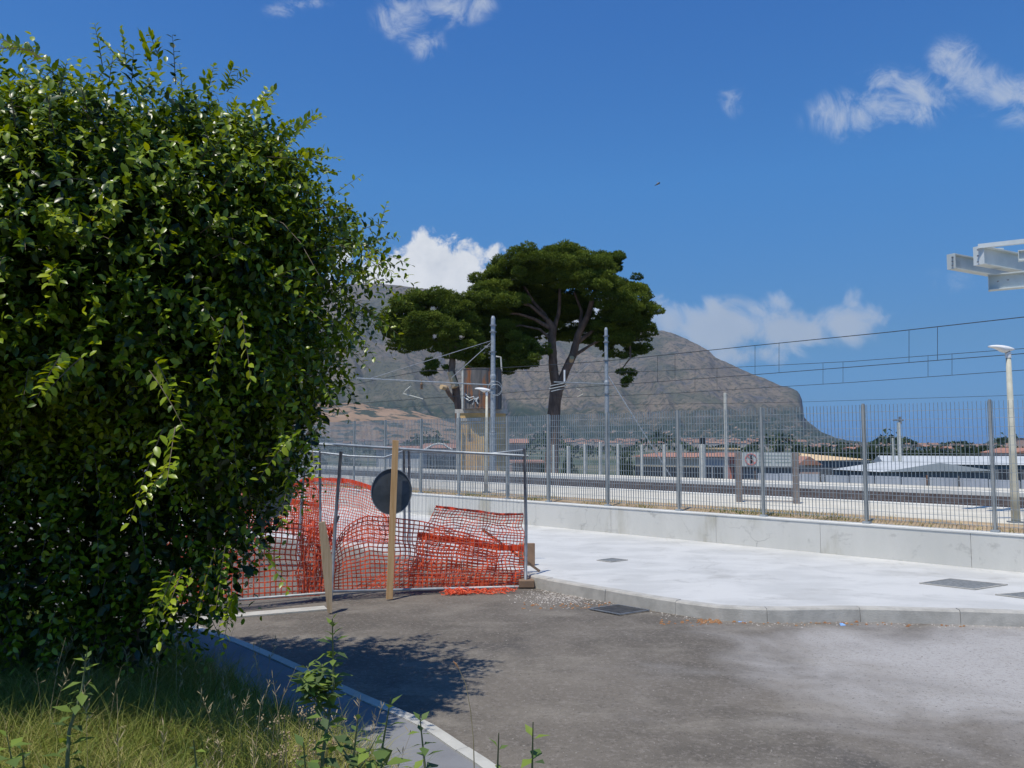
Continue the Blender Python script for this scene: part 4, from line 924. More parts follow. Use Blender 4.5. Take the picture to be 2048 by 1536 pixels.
# twigs
b = MB(); order = np.argsort(-lay)[:900]
for i in order:
    p = [Vector(curve[i, k]) for k in (0, 4, 8, 12)]
    if p[-1].z > .45: b.tube([Vector(base[i])]+p[1:], [.0035, .003, .0022, .0012], 3, False)
for i in range(ns_): b.tube([Vector(sc[i, k]) for k in (0, 4, 9, 14)], [.004, .0032, .0024, .0012], 3, False)
tag(b.build('twigs', M['twig'], bush), kind='stuff')
def gnarly(b, p, q, r0_, r1_, amp, seg=7, n=8):
    p, q = Vector(p), Vector(q); L = (q-p).length; pts = []
    for i in range(seg+1):
        k = i/seg; o = Vector((noise.noise(Vector((p.x+k*3, q.y, 1))), noise.noise(Vector((p.y+k*3, q.x, 4))), noise.noise(Vector((q.z+k*3, p.x, 7)))))*amp*L*math.sin(math.pi*k); pts.append(p+(q-p)*k+o)
    b.tube(pts, [r0_+(r1_-r0_)*i/seg for i in range(seg+1)], n); return pts
for i, (x, y, tx, ty, tz) in enumerate([(-3.3, 6.5, -3.0, 6.4, 3.4), (-3.8, 6.4, -4.4, 6.1, 3.2), (-3.1, 6.6, -2.5, 6.2, 3.0), (-3.5, 6.8, -3.4, 7, 3.4)]):
    b = MB(); gnarly(b, (x, y, .2), (tx, ty, tz), .085, .025, .15)
    b.build('trunk', M['twig'], bush, smooth=True)

# ------------------------------------------------------------------ pines
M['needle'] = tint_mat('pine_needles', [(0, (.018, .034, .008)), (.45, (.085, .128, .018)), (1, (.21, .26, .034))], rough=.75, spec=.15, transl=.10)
def pine(label, Y, clumps, branches, per, loc, seed):
    rg = np.random.default_rng(seed)
    t = thing('pine_tree', label, 'tree', loc, None); Ps = []; Tn = []; Sz = []; Up = []
    for (px, py, rx_, ry_, dy) in clumps:
        c = at(px, py, Y); kx = Y/F; sub = max(5, int(rx_*ry_/80))
        for s in range(sub):
            dd = unit(rg.normal(size=3)); rr_ = rg.random()**.4
            cc = np.array([c.x, Y+dy, c.z])+dd*np.array([rx_*kx*.78, rx_*kx*.8, ry_*kx*.72])*rr_
            sr = rg.uniform(.30, .66)*min(1.0, (rx_/60)**.5); n = int(per*sr*sr*4.4)
            q = unit(rg.normal(size=(n, 3))); q[:, 2] = np.where(q[:, 2] < 0, q[:, 2]*.45, q[:, 2]); rad_ = sr*(.72+.42*rg.random(n)**1.5)
            Ps.append(cc+q*rad_[:, None]*np.array([1.1, 1.1, .84])); Up.append(q); Tn.append(np.clip(.36+.30*rg.random(n)+.30*q[:, 2]+rg.normal()*.10, 0, 1)); Sz.append(rg.uniform(.07, .16, n))  # tint rises towards the top of each tuft cluster
    Pn, Tn, Sz, Up = np.concatenate(Ps), np.concatenate(Tn), np.concatenate(Sz), np.concatenate(Up)
    n = len(Pn); ax = unit(Up+rg.normal(size=(n, 3))*.7); sd_ = unit(np.cross(ax, rg.normal(size=(n, 3)))); s = Sz[:, None]
    # a tuft = two crossed slim blades
    nr = np.cross(ax, sd_)
    V4 = np.stack([Pn-sd_*s*.30, Pn+sd_*s*.30, Pn+ax*s+sd_*s*.14, Pn-nr*s*.30, Pn+nr*s*.30, Pn+ax*s-nr*s*.14], 1)
    flat = (np.arange(n)[:, None]*6+np.array([0, 1, 2, 3, 4, 5])[None, :]).ravel()
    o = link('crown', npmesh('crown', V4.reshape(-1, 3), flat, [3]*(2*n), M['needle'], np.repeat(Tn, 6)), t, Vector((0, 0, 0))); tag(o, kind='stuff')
    for k, (name, pts, rs_) in enumerate(branches):
        P3 = []
        for (x, y, dy) in pts: P3.append(at(x, y, Y)+Vector((0, dy, 0)))
        if name == 'trunk' and len(P3) > 1 and pts[0][1] > 930: P3[0].z = -.15
        kx = Y/F; b = MB(); full = []; rr_ = []
        for i in range(len(P3)-1):
            for j in range(5): kk = j/5; full.append(P3[i]+(P3[i+1]-P3[i])*kk+Vector((noise.noise(Vector((i+kk, k, 1)))*.1, noise.noise(Vector((i+kk, k, 5)))*.1, 0))*min(1, rs_[0]*kx*3)); rr_.append((rs_[i]+(rs_[i+1]-rs_[i])*kk)*kx*(1+.12*noise.noise(Vector((i*3+kk*4, k, 9)))))
        full.append(P3[-1]); rr_.append(rs_[-1]*kx); b.tube(full, rr_, 9); b.build(name, M['bark'], t, smooth=True)
    return t
YP = 56.0
big = [(1130, 520, 70, 38, 0), (1040, 528, 62, 36, 0), (985, 560, 55, 40, 0), (1205, 540, 62, 38, 0), (1262, 580, 48, 42, 0), (1290, 620, 32, 44, 0), (1075, 545, 70, 42, -2.5), (1165, 560, 65, 42, -2.5), (1000, 600, 62, 42, -2), (960, 615, 45, 35, 0), (1235, 625, 60, 42, -2), (1195, 590, 48, 40, -3), (1090, 580, 60, 34, 2.5), (1255, 670, 48, 34, 0), (1280, 690, 34, 26, 1), (1215, 680, 34, 22, 1.5), (1000, 650, 55, 36, 0), (960, 665, 50, 34, .5), (1045, 690, 48, 34, -1), (1060, 725, 36, 26, -1), (1025, 735, 34, 28, 0), (1080, 700, 24, 24, -1), (1240, 710, 36, 14, 1), (1180, 675, 20, 16, 2), (1150, 525, 60, 30, 3), (1060, 530, 60, 30, 3), (1120, 620, 42, 26, 4), (1150, 650, 30, 22, 4), (1070, 640, 40, 26, 4), (1250, 763, 17, 13, 0), (1240, 745, 7, 9, 0), (1110, 600, 60, 42, 3), (1165, 580, 46, 30, 4), (1150, 600, 50, 40, 2.5), (1090, 635, 50, 30, 3.5), (1040, 580, 50, 40, 2), (1130, 560, 60, 36, -1), (1010, 670, 50, 30, .5), (1050, 655, 46, 30, 1.5), (1030, 700, 44, 30, .5), (985, 610, 60, 46, 1), (950, 590, 26, 22, 0), (1130, 505, 60, 24, 1), (1215, 520, 40, 22, 0), (1165, 612, 44, 42, 3.5), (1200, 650, 44, 30, 2), (1040, 612, 56, 38, 2.5), (1230, 655, 60, 46, 0), (1292, 655, 26, 38, 0), (1000, 630, 50, 34, 1.5), (1130, 650, 40, 20, 5), (1262, 740, 22, 12, 1), (960, 720, 40, 20, 1.5), (1000, 700, 44, 26, 1)]
bb = [('trunk', [(1104, 975, 0), (1106, 870, 0), (1110, 800, 0), (1116, 770, 0)], [15, 13.5, 12.5, 14]),
      ('limb', [(1113, 775, 0), (1106, 730, 0), (1104, 690, 0), (1106, 660, 0), (1095, 640, 0)], [10, 9, 8.5, 8, 6]),
      ('limb', [(1118, 775, 0), (1132, 740, 0), (1146, 710, 0), (1156, 670, 0), (1178, 625, 0), (1190, 580, -.5)], [9, 8.5, 8, 7, 5.5, 4]),
      ('limb', [(1106, 662, 0), (1088, 625, .5), (1066, 600, .5), (1048, 570, .5)], [6, 4.5, 3, 2]), ('limb', [(1100, 655, 0), (1070, 640, -.3), (1036, 630, -.5), (1002, 628, -.5)], [5, 3.5, 2.6, 1.5]),
      ('limb', [(1106, 665, 0), (1118, 625, .4), (1120, 580, .5), (1125, 550, .5)], [5.5, 4, 3, 2]), ('limb', [(1150, 690, 0), (1180, 665, .4), (1215, 640, .5), (1250, 610, 0)], [5, 3.5, 2.6, 2]),
      ('limb', [(1146, 712, 0), (1180, 690, .5), (1215, 672, .5), (1252, 668, .5)], [4, 2.6, 2, 1.4]), ('limb', [(1095, 640, 0), (1060, 612, -.3), (1030, 606, -.3), (995, 596, -.3)], [4, 3, 2.2, 1.4]),
      ('limb', [(1104, 680, 0), (1080, 660, -.3), (1040, 652, -.4), (1010, 660, -.4)], [3.4, 2.4, 1.8, 1.2]), ('limb', [(1262, 690, .5), (1262, 715, .2), (1246, 735, 0), (1248, 752, 0)], [2.4, 1.6, 1.2, 1]), ('limb', [(1160, 660, 0), (1165, 620, .6), (1150, 580, .8)], [4, 3, 2])]
pt_big = pine('big umbrella pine with a forked reddish trunk and broad domed crown', YP, big, bb, 520, Vector((at(1104, 970, YP).x, YP, -.1)), 3)
c = at(1142, 722, YP-.35); b = MB(); b.tube([c, c+Vector((.05, -.28, .22))], .17, 10); b.build('cut_stub', M['cutwood'], pt_big)
small = [(820, 612, 46, 30, 0), (776, 650, 18, 38, 0), (800, 692, 36, 16, 0), (885, 600, 40, 24, 0), (925, 640, 40, 40, 1), (860, 600, 40, 24, 0), (790, 640, 34, 30, 0), (800, 670, 40, 30, 0), (850, 650, 46, 34, -1), (840, 685, 44, 22, 0), (900, 620, 42, 34, 0), (905, 660, 40, 34, -1), (880, 690, 40, 22, 0), (930, 600, 30, 24, 0), (770, 655, 14, 18, 0), (868, 728, 24, 16, 0), (862, 745, 14, 10, 0), (920, 700, 36, 24, 0), (840, 625, 40, 30, 2), (940, 680, 36, 34, .5), (950, 715, 30, 20, .5), (893, 735, 8, 8, 0)]
sb = [('trunk', [(921, 975, 0), (919, 860, 0), (917, 815, 0), (912, 780, 0), (903, 740, 0), (906, 705, 0)], [9, 8, 7.5, 8, 7, 6]),
      ('limb', [(906, 706, 0), (890, 690, 0), (868, 682, 0), (840, 672, 0)], [4, 3, 2.5, 1.6]), ('limb', [(906, 706, 0), (915, 670, 0), (905, 640, 0)], [4.5, 3.2, 2]), ('limb', [(912, 802, 0), (900, 790, -.3), (893, 775, -.5)], [5, 4.5, 4])]
pt_s = pine('smaller leaning pine with pale cut limbs left of the water tank', 52.0, small, sb, 520, Vector((at(921, 970, 52).x, 52, -.1)), 5)
c = at(903, 752, 51.6); b = MB(); b.tube([c+Vector((-.1, 0, .25)), c+Vector((.25, -.1, -.75))], [.20, .26], 10); b.build('cut_stub', M['cutwood'], pt_s)
c = at(890, 776, 51.5); b = MB(); b.tube([c+Vector((.1, .1, 0)), c+Vector((-.22, -.3, .05))], [.17, .15], 10); b.build('cut_stub', M['cutwood'], pt_s)

# broadleaf trees on the right skyline and in the town edge
M['treeleaf'] = tint_mat('dark_tree_foliage', [(0, (.014, .026, .012)), (.5, (.034, .055, .020)), (1, (.07, .095, .035))], rough=.7, spec=.15)
def far_tree_mesh(seed, n=900):
    rg = np.random.default_rng(seed); Ps = []; 
    for s in range(14):
        dd = unit(rg.normal(size=3)); cc = dd*np.array([.62, .62, .42])*rg.random()**.4+np.array([0, 0, .62]); r = rg.uniform(.24, .42); q = unit(rg.normal(size=(n//14, 3)))
        Ps.append(cc+q*r*rg.uniform(.8, 1.05, (n//14, 1)))
    P = np.concatenate(Ps); n = len(P); ax = unit(rg.normal(size=(n, 3))); sd_ = unit(np.cross(ax, rg.normal(size=(n, 3)))); s = rg.uniform(.06, .13, n)[:, None]
    V3 = np.stack([P-sd_*s, P+sd_*s, P+ax*s*1.4], 1); return npmesh('crown', V3.reshape(-1, 3), np.arange(3*n), [3]*n, M['treeleaf'], np.repeat(np.clip(.3+.5*rg.random(n), 0, 1), 3))
crowns = [far_tree_mesh(s) for s in (11, 12, 13)]
tb = MB(); tb.tube([(0, 0, 0), (.02, 0, .5), (.0, .02, .9)], [.07, .05, .03], 6); trunkm = tb.mesh('trunk', M['bark'])
def far_tree(px, pytop, Y, wpx_, label, group, zg=-6):
    top = at(px, pytop, Y).z; hgt = (top-zg); w2 = wpx_*Y/F/2; t = thing('tree', label, 'tree', Vector((at(px, pytop, Y).x, Y, zg)), group)
    o = link('crown', random.choice(crowns), t); o.scale = (w2, w2, hgt*.80/1.35); o.location = (0, 0, hgt*.22); o.rotation_euler.z = random.uniform(0, 6); tag(o, kind='stuff')
    o = link('trunk', trunkm, t); o.scale = (w2*1.5, w2*1.5, hgt*.7)
    return t
gt = 'dark trees on the skyline beyond the white roofs'
xx = 1600
while xx < 2300:
    if not 1655 < xx < 1695 or True:
        far_tree(xx, 893+random.uniform(-7, 3)+(-4 if 1700 < xx < 1750 else 0), random.uniform(215, 300), random.uniform(26, 46), 'dark rounded tree in the skyline row beyond the white-roofed sheds', gt)
    xx += random.uniform(13, 24)
for (x, y, Y, wd) in [(1090, 902, 85, 40), (1140, 904, 95, 46), (1335, 897, 110, 50), (1385, 895, 120, 44), (1500, 896, 150, 40), (1545, 897, 160, 44), (1590, 899, 170, 40), (1560, 884, 400, 30), (1250, 902, 105, 44), (700, 900, 110, 50), (640, 898, 120, 60), (940, 905, 95, 40)]:
    far_tree(x, y, Y, wd, 'dark green garden tree among the village houses beyond the station', 'trees among the village houses', zg=-6)
# wide belt of far woodland reading as one mass
rg = np.random.default_rng(40); n = 26000
th = rg.uniform(-1250, 3400, n); rr = rg.uniform(420, 1700, n); X = (th-1024)/F*rr; hgt = (3+8.5*np.abs(np.sin(th*.013)+.6*np.sin(th*.041+1)))*rg.random(n)**.7
P = np.stack([X, rr, -6+hgt], 1); ax = unit(rg.normal(size=(n, 3))); s = rg.uniform(2, 4, n)[:, None]*(rr[:, None]/900)
sd_ = unit(np.cross(ax, rg.normal(size=(n, 3)))); V3 = np.stack([P-sd_*s, P+sd_*s, P+ax*s], 1)
tag(link('far_woodland', npmesh('far_woodland', V3.reshape(-1, 3), np.arange(3*n), [3]*n, M['treeleaf'], np.repeat(np.clip(.3+.5*rg.random(n), 0, 1), 3))), 'low dark belt of far woodland along the horizon', 'woodland', kind='stuff')

# ------------------------------------------------------------------ temporary barrier fence
def on_plane(px, py, P0, n):
    d = pdir(px, py); return CAM+d*((P0-CAM).dot(n)/d.dot(n))
LF, RF = on_z(664, 1201, 0), on_z(1051, 1174, 0)
pl1 = (RF-LF).normalized(); n1 = Vector((-pl1.y, pl1.x, 0))
LL = on_z(330, 1236, 0); pl0 = (LF-LL).normalized(); n0 = Vector((-pl0.y, pl0.x, 0))
def mesh_panel(name, label, corners, P0, n, top, bottom, posts, nv, nh, mt=M['galv_dark'], group='mobile mesh fence panels', r=.021):
    """corners: (l_top, r_top, l_bot, r_bot) px; all laid on one upright plane"""
    c = [on_plane(x, y, P0, n) for x, y in corners]
    t = thing(name, label, 'fence panel', Vector((c[2].x, c[2].y, 0)), group)
    for pr in posts: b = MB(); b.tube([on_plane(x, y, P0, n) for x, y in pr], r, 8); b.build('post', mt, t, smooth=True)
    for (nm, rl) in (('top_rail', top), ('bottom_rail', bottom)):
        if rl: b = MB(); b.tube([on_plane(x, y, P0, n) for x, y in rl], r*.8, 8); b.build(nm, M['galv'], t, smooth=True)
    b = MB(); w_ = .0032
    for i in range(1, nv):
        k = i/nv; a = c[0].lerp(c[1], k); q = c[2].lerp(c[3], k); mid = a.lerp(q, .5)+n*.012*noise.noise(Vector((i*.4, 0, 0))); b.tube([a, mid, q], w_/2, 3, False)
    for j in range(1, nh):
        k = j/nh; a = c[0].lerp(c[2], k); q = c[1].lerp(c[3], k); b.tube([a, q], w_/2, 3, False)
    tag(b.build('welded_mesh', M['galv'], t), kind='stuff'); return t
f1 = mesh_panel('mesh_fence_panel', 'mobile mesh panel at the right end of the barrier, tied to its upright board', [(676, 893), (1050, 911), (662, 1182), (1051, 1174)], LF, n1, [(610, 885), (700, 891), (850, 901), (1056, 912)], [(662, 1183), (860, 1178), (1052, 1173)], [[(1049, 897), (1052, 1050), (1051, 1174)], [(682, 903), (671, 1040), (661, 1206)]], 46, 9, r=.024)
f0 = mesh_panel('mesh_fence_panel', 'mobile mesh panel partly hidden behind the shrub', [(300, 876), (676, 892), (310, 1221), (662, 1184)], LF, n0, [(300, 870), (500, 881), (680, 891)], [(300, 1222), (480, 1199), (664, 1185)], [[(300, 872), (305, 1236)]], 46, 9)
PR = on_z(812, 1140, 0); nR = Vector((.10, 1, 0)).normalized()
f2 = mesh_panel('mesh_fence_panel', 'mesh panel standing behind with a bent upper rail', [(625, 902), (812, 906), (600, 1110), (812, 1138)], PR, nR, [(560, 897), (640, 905), (700, 912), (768, 915), (790, 908), (812, 900)], None, [[(640, 902), (641, 1120)], [(613, 900), (603, 1000), (596, 1120)], [(808, 897), (810, 1140)]], 30, 8)
f3 = mesh_panel('mesh_fence_panel', 'mesh panel standing behind the right end of the barrier, its top rail rising', [(818, 904), (1047, 902), (818, 1138), (1047, 1160)], PR-Vector((0, .08, 0)), nR, [(818, 903), (900, 906), (985, 907), (1047, 900)], None, [[(818, 897), (819, 1140)]], 34, 8)
# feet
b = MB(); q = RF; b.box((q.x-.10, q.y-.09, 0), (q.x+.13, q.y+.30, .11)); b.build('foot_block', M['wood_dark'], f1, bevel=.012)
q = on_z(1050, 1131, .15); b = MB(); b.box((q.x-.10, q.y, .148), (q.x+.16, q.y+.06, .50)); tag(b.build('brown_board', M['wood_dark'], loc=q, bevel=.008), 'brown slab standing upright behind the right fence post', 'board')
# boards
def board(name, label, px, m, thick=.022):
    """px: quadrilateral tl,tr,br,bl laid on a leaning plane in front of the panel"""
    foot_ = on_z(*px[2], 0); n_ = n1; cs = []
    for i, (x, y) in enumerate(px): cs.append(on_plane(x, y, foot_-n_*.01, n_))
    b = MB(); v = cs+[c-n_*thick for c in cs]
    b.add(v, [(0, 1, 2, 3), (7, 6, 5, 4), (0, 4, 5, 1), (1, 5, 6, 2), (2, 6, 7, 3), (3, 7, 4, 0)]); return tag(b.build(name, m, loc=cs[3], bevel=.003), label, 'wooden board')
board('wooden_board', 'long upright raw wooden board in front of the round sign back', [(785, 880), (797, 881), (785, 1198), (772, 1198)], M['wood'])
bw = [(637, 1045), (650, 1042), (664, 1120), (664, 1226), (655, 1225), (645, 1140)]
ft = on_z(660, 1226, 0); cs = [on_plane(x, y, ft, n1) for x, y in bw]; b = MB(); k = len(cs)
b.add(cs+[c-n1*.022 for c in cs], [tuple(range(k)), tuple(range(k, 2*k))[::-1]]+[(i, k+i, k+(i+1) % k, (i+1) % k) for i in range(k)])
tag(b.build('wooden_board', M['wood_pale'], loc=ft, bevel=.003), 'shorter pale board with a pointed foot leaning on the middle post', 'wooden board')
# round sign backs
def sign_back(label, px, py, rx_, ry_, P0, n):
    c = on_plane(px, py, P0-n*.03, n); u = Vector((n.y, -n.x, 0)); sc_ = (c-CAM).length/F; a_r, b_r = .305, ry_*sc_
    t = thing('round_sign', label, 'road sign', c, 'round road signs seen from the back')
    def disc(r0, r1, z0, z1, nn=48):
        b = MB(); ring_ = []
        for (r, z) in ((r0, z0), (r1, z0), (r1, z1), (r0, z1)):
            for i in range(nn): a = 2*math.pi*i/nn; b.v.append(tuple(c+u*math.cos(a)*r*(rx_/ry_*1.02)+Vector((0, 0, math.sin(a)*r))+n*z))
        for k_ in range(4):
            for i in range(nn): b.f.append((k_*nn+i, k_*nn+(i+1) % nn, ((k_+1) % 4)*nn+(i+1) % nn, ((k_+1) % 4)*nn+i))
        return b
    R0 = b_r; disc(.0005, R0*.975, 0, .003).build('plate', M['disc'], t); disc(R0*.97, R0, -.012, .006).build('rim', M['galv_dark'], t)
    return t
sign_back('dark back of a round sign crossed by the upright board', 783, 983, 40, 45, LF-n1*.04, n1)
sign_back('dark back of a round sign half hidden by the shrub leaves', 541, 985, 42, 48, LF-n0*.04, n0)

# ------------------------------------------------------------------ orange safety nets
def net(label, top, bot, P0, n, cols, rows, folds=.03, off=.06, wv=.0035, wh=.005, jit=1.0, band_top=False, band_w=.03, seed=1, thick_rows=(), foldk=7, drape=0.0):
    """top / bot: pixel polylines of the two long edges, hung near the plane (P0,n); real folds in depth"""
    def along(pl, k):
        L = [0]; 
        for a, c in zip(pl, pl[1:]): L.append(L[-1]+math.hypot(c[0]-a[0], c[1]-a[1]))
        s = k*L[-1]
        for i in range(len(pl)-1):
            if s <= L[i+1]+1e-6: q = (s-L[i])/max(1e-6, L[i+1]-L[i]); return (pl[i][0]+(pl[i+1][0]-pl[i][0])*q, pl[i][1]+(pl[i+1][1]-pl[i][1])*q)
        return pl[-1]
    G = []
    for i in range(cols+1):
        k = i/cols; a, c = along(top, k), along(bot, k); row = []
        for j in range(rows+1):
            s = j/rows; wob = 2.2*jit*noise.noise(Vector((k*6+seed, s*4, seed*1.7))); wob2 = 1.6*jit*noise.noise(Vector((k*9, s*6+seed, seed*.7)))
            x = a[0]+(c[0]-a[0])*s+wob*4*math.sin(math.pi*min(1, s*1.2+.05)); y = a[1]+(c[1]-a[1])*s+wob2*2*math.sin(math.pi*s)
            dep = off+folds*(math.sin(k*math.pi*2*foldk+4*noise.noise(Vector((k*5, s*2, seed))))*.6+1.2*noise.noise(Vector((k*8, s*5, seed+3))))+drape*s*s
            row.append(on_plane(x, y, P0+n*max(.03, dep), n))
        G.append(row)
    t = thing('safety_net', label, 'safety net', G[0][rows], 'orange plastic safety nets on the barrier')
    b = MB()
    for i in range(cols+1): b.tube(G[i], wv, 4, False)
    for j in range(rows+1):
        pts = [G[i][j] for i in range(cols+1)]; base = len(b.v)
        for p in pts:
            h_ = wh*(1 if j not in thick_rows else 5); b.v += [tuple(p+Vector((0, 0, h_))-n*.0015), tuple(p-Vector((0, 0, h_))-n*.0015), tuple(p-Vector((0, 0, h_))+n*.0015), tuple(p+Vector((0, 0, h_))+n*.0015)]
        for i in range(cols):
            for k_ in range(4): b.f.append((base+i*4+k_, base+i*4+(k_+1) % 4, base+(i+1)*4+(k_+1) % 4, base+(i+1)*4+k_))
    tag(b.build('lattice', M['orange'], t), kind='stuff')
    if band_top:
        b = MB()
        for i in range(cols+1):
            p = G[i][0]; dz = band_w*(.8+.5*noise.noise(Vector((i*.3, seed, 0)))); f_ = n*.015*noise.noise(Vector((i*.5, seed, 5)))
            b.v += [tuple(p+Vector((0, 0, dz*.5))+f_-n*.004), tuple(p-Vector((0, 0, dz*.5))-f_-n*.004), tuple(p-Vector((0, 0, dz*.5))-f_+n*.002), tuple(p+Vector((0, 0, dz*.5))+f_+n*.002)]
        for i in range(cols):
            for k_ in range(4): b.f.append((i*4+k_, i*4+(k_+1) % 4, (i+1)*4+(k_+1) % 4, (i+1)*4+k_))
        b.build('edge_band', M['orange_band'], t)
    return t
net('orange net at the upper right of the barrier, its top edge sagging from a peak', [(872, 1013), (905, 1017), (950, 1022), (1000, 1029), (1046, 1028)], [(838, 1084), (900, 1084), (960, 1092), (1047, 1104)], LF, n1, 30, 12, .05, .22, .0058, .0074, band_top=True, band_w=.045, seed=2)
net('orange net with a wide bright band slanting down to the right post', [(835, 1070), (870, 1075), (930, 1082), (990, 1094), (1050, 1096)], [(815, 1172), (900, 1168), (960, 1170), (1049, 1168)], LF, n1, 26, 13, .07, .09, .0080, .0095, band_top=True, band_w=.10, seed=5, jit=1.3, foldk=9)
net('orange net with small cells stretched across the middle of the barrier', [(672, 1082), (690, 1055), (712, 1040), (735, 1032), (785, 1036), (845, 1043), (880, 1052), (940, 1070), (1000, 1084)], [(668, 1178), (730, 1180), (800, 1179), (880, 1177), (930, 1174), (985, 1172)], LF, n1, 34, 17, .035, .05, .0075, .0085, band_top=True, band_w=.016, seed=8)
net('orange net on the left panel beside the shrub, pulled tight', [(330, 1040), (420, 1052), (480, 1048), (540, 1042), (600, 1048), (640, 1062)], [(330, 1208), (430, 1204), (520, 1198), (600, 1192), (640, 1190)], LF, n0, 28, 14, .025, .05, .0090, .0090, band_top=True, band_w=.018, seed=11)
net('bunched orange net gathered in vertical folds at the middle post', [(592, 1075), (610, 1062), (630, 1056), (650, 1060), (672, 1050)], [(596, 1190), (615, 1192), (635, 1189), (655, 1188), (668, 1182)], LF, n0, 22, 15, .12, .10, .006, .0055, seed=14, jit=2.2, foldk=8)
net('second fold of bunched net crumpled beside the middle post', [(620, 1040), (640, 1046), (655, 1052), (668, 1046)], [(604, 1186), (625, 1180), (650, 1184), (660, 1180)], LF, n0, 22, 14, .14, .16, .006, .006, seed=15, jit=3.0, foldk=5)
PB = on_z(700, 1100, 0); nB_ = Vector((.25, 1, 0)).normalized()
net('pale orange net standing further back with a domed top', [(585, 972), (610, 960), (650, 958), (700, 962), (735, 972), (765, 990), (790, 1030)], [(585, 1070), (640, 1085), (700, 1098), (740, 1104), (790, 1108)], PB, nB_, 50, 24, .10, .0, .0058, .0062, band_top=True, band_w=.10, seed=20)
net('further orange net behind the left panel with a bright band', [(480, 1000), (540, 1003), (600, 1004), (640, 1010)], [(480, 1060), (540, 1065), (600, 1068), (640, 1072)], PR, nR, 34, 12, .06, -.3, .0058, .0062, band_top=True, band_w=.09, seed=23)
net('orange net peaked over the rear post left of the round sign', [(470, 990), (520, 972), (590, 970), (617, 955), (640, 985)], [(470, 1050), (520, 1056), (590, 1060), (620, 1062), (642, 1060)], PR, nR, 40, 18, .08, -.1, .0062, .0066, band_top=True, band_w=.03, seed=24)
net('net lying slack behind the lower rail in front of the kerb', [(830, 1112), (870, 1120), (930, 1136), (990, 1140), (1046, 1142)], [(700, 1178), (800, 1176), (900, 1172), (980, 1170), (1046, 1166)], LF, n1, 28, 7, .10, .30, .0052, .0052, seed=26, jit=2, foldk=6)
# crumpled heap on the road under the rail
hp = on_z(960, 1186, 0); b = MB(); hA, hB = on_z(892, 1189, 0), on_z(1028, 1184, 0)
for i in range(150):
    k = random.random(); p = hA.lerp(hB, k)+Vector((0, random.uniform(-.07, .07), random.uniform(.005, .05))); pts = [p]
    for j in range(4): pts.append(pts[-1]+Vector((random.uniform(-.05, .05), random.uniform(-.03, .03), random.uniform(-.03, .03)))); pts[-1].z = max(.004, pts[-1].z)
    b.tube(pts, random.uniform(.003, .006), 4, False)
t = thing('safety_net', 'crumpled roll of orange net lying on the road under the bottom rail', 'safety net', hA, 'orange plastic safety nets on the barrier'); tag(b.build('lattice', M['orange'], t), kind='stuff')
# stakes
b = MB(); p, q = on_plane(966, 1060, LF+n1*.35, n1), on_plane(1010, 1092, LF+n1*.35, n1); p2 = q+(q-p)*1.6; p2.z = .0 if p2.z < 0 else p2.z; b.bar(p, p2, .035, .035); tag(b.build('wooden_stake', M['wood_dark'], loc=p2), 'short reddish stake sticking out diagonally from the right net', 'stake')
b = MB(); p, q = on_plane(678, 1032, LF+n0*.2, n0), on_plane(655, 1085, LF+n0*.25, n0); q2 = q+(q-p)*1.2; b.bar(p, q2, .035, .03); tag(b.build('wooden_stake', M['wood_dark'], loc=q2), 'brown stake leaning in the bunched net by the middle post', 'stake')
b = MB()
for (x, y) in ((791, 896), (778, 984), (775, 1178)): c = on_plane(x, y, LF-n1*.02, n1); b.tube([c+pl1*-.06, c-n1*.03, c+pl1*.06], .003, 4)
tag(b.build('tie_wire', M['black'], f1), None)

# ------------------------------------------------------------------ covers and small things on the ground
def cover(label, px, z, m, nslot=0, name='manhole_cover', cat='manhole cover'):
    cs = [on_z(x, y, z) for x, y in px]; c0_ = sum(cs, Vector())/4
    t = thing(name, label, cat, c0_)
    b = MB(); up = Vector((0, 0, .012)); ins = [c0_+(c-c0_)*.93 for c in cs]
    for i in range(4):
        j = (i+1) % 4; b.add([cs[i], cs[j], ins[j], ins[i], cs[i]+up, cs[j]+up, ins[j]+up, ins[i]+up], [(4, 5, 6, 7), (0, 1, 5, 4), (2, 3, 7, 6)])
    b.build('frame', M['galv_dark'] if m is not M['cover'] else M['kerb'], t)
    b = MB(); ins2 = [c0_+(c-c0_)*.915 for c in cs]
    if nslot:
        for i in range(nslot):
            k0, k1 = i/nslot, (i+.6)/nslot; q = [ins2[0].lerp(ins2[1], k0), ins2[0].lerp(ins2[1], k1), ins2[3].lerp(ins2[2], k1), ins2[3].lerp(ins2[2], k0)]
            bb_ = MB(); bb_.add([v+Vector((0, 0, -.01)) for v in q]+[v+up*.8 for v in q], [(0, 3, 2, 1), (4, 5, 6, 7), (0, 1, 5, 4), (1, 2, 6, 5), (2, 3, 7, 6), (3, 0, 4, 7)]); bb_.build('grate_bar', m, t)
    else:
        b.add(ins2+[v+up*.6 for v in ins2], [(4, 5, 6, 7), (0, 1, 5, 4), (1, 2, 6, 5), (2, 3, 7, 6), (3, 0, 4, 7)]); b.build('lid', m, t)
cover('small square iron cover in the pale pavement near the fence post', [(1193, 1121), (1222, 1124.5), (1256, 1120.5), (1225, 1117)], .150, M['cover'])
cover('large square iron cover set in the pale pavement at the right', [(1838, 1167), (1950, 1180), (2016, 1170), (1900, 1158)], .150, M['cover'])
cover('iron cover cut by the right edge of the picture', [(1990, 1190), (2100, 1204), (2200, 1195), (2090, 1182)], .150, M['cover'])
cover('dark gully grate in the road against the kerb', [(1176, 1218), (1240, 1230), (1300, 1221), (1236, 1210)], .0, M['gratedark'], 9, 'drain_grate', 'drain grate')
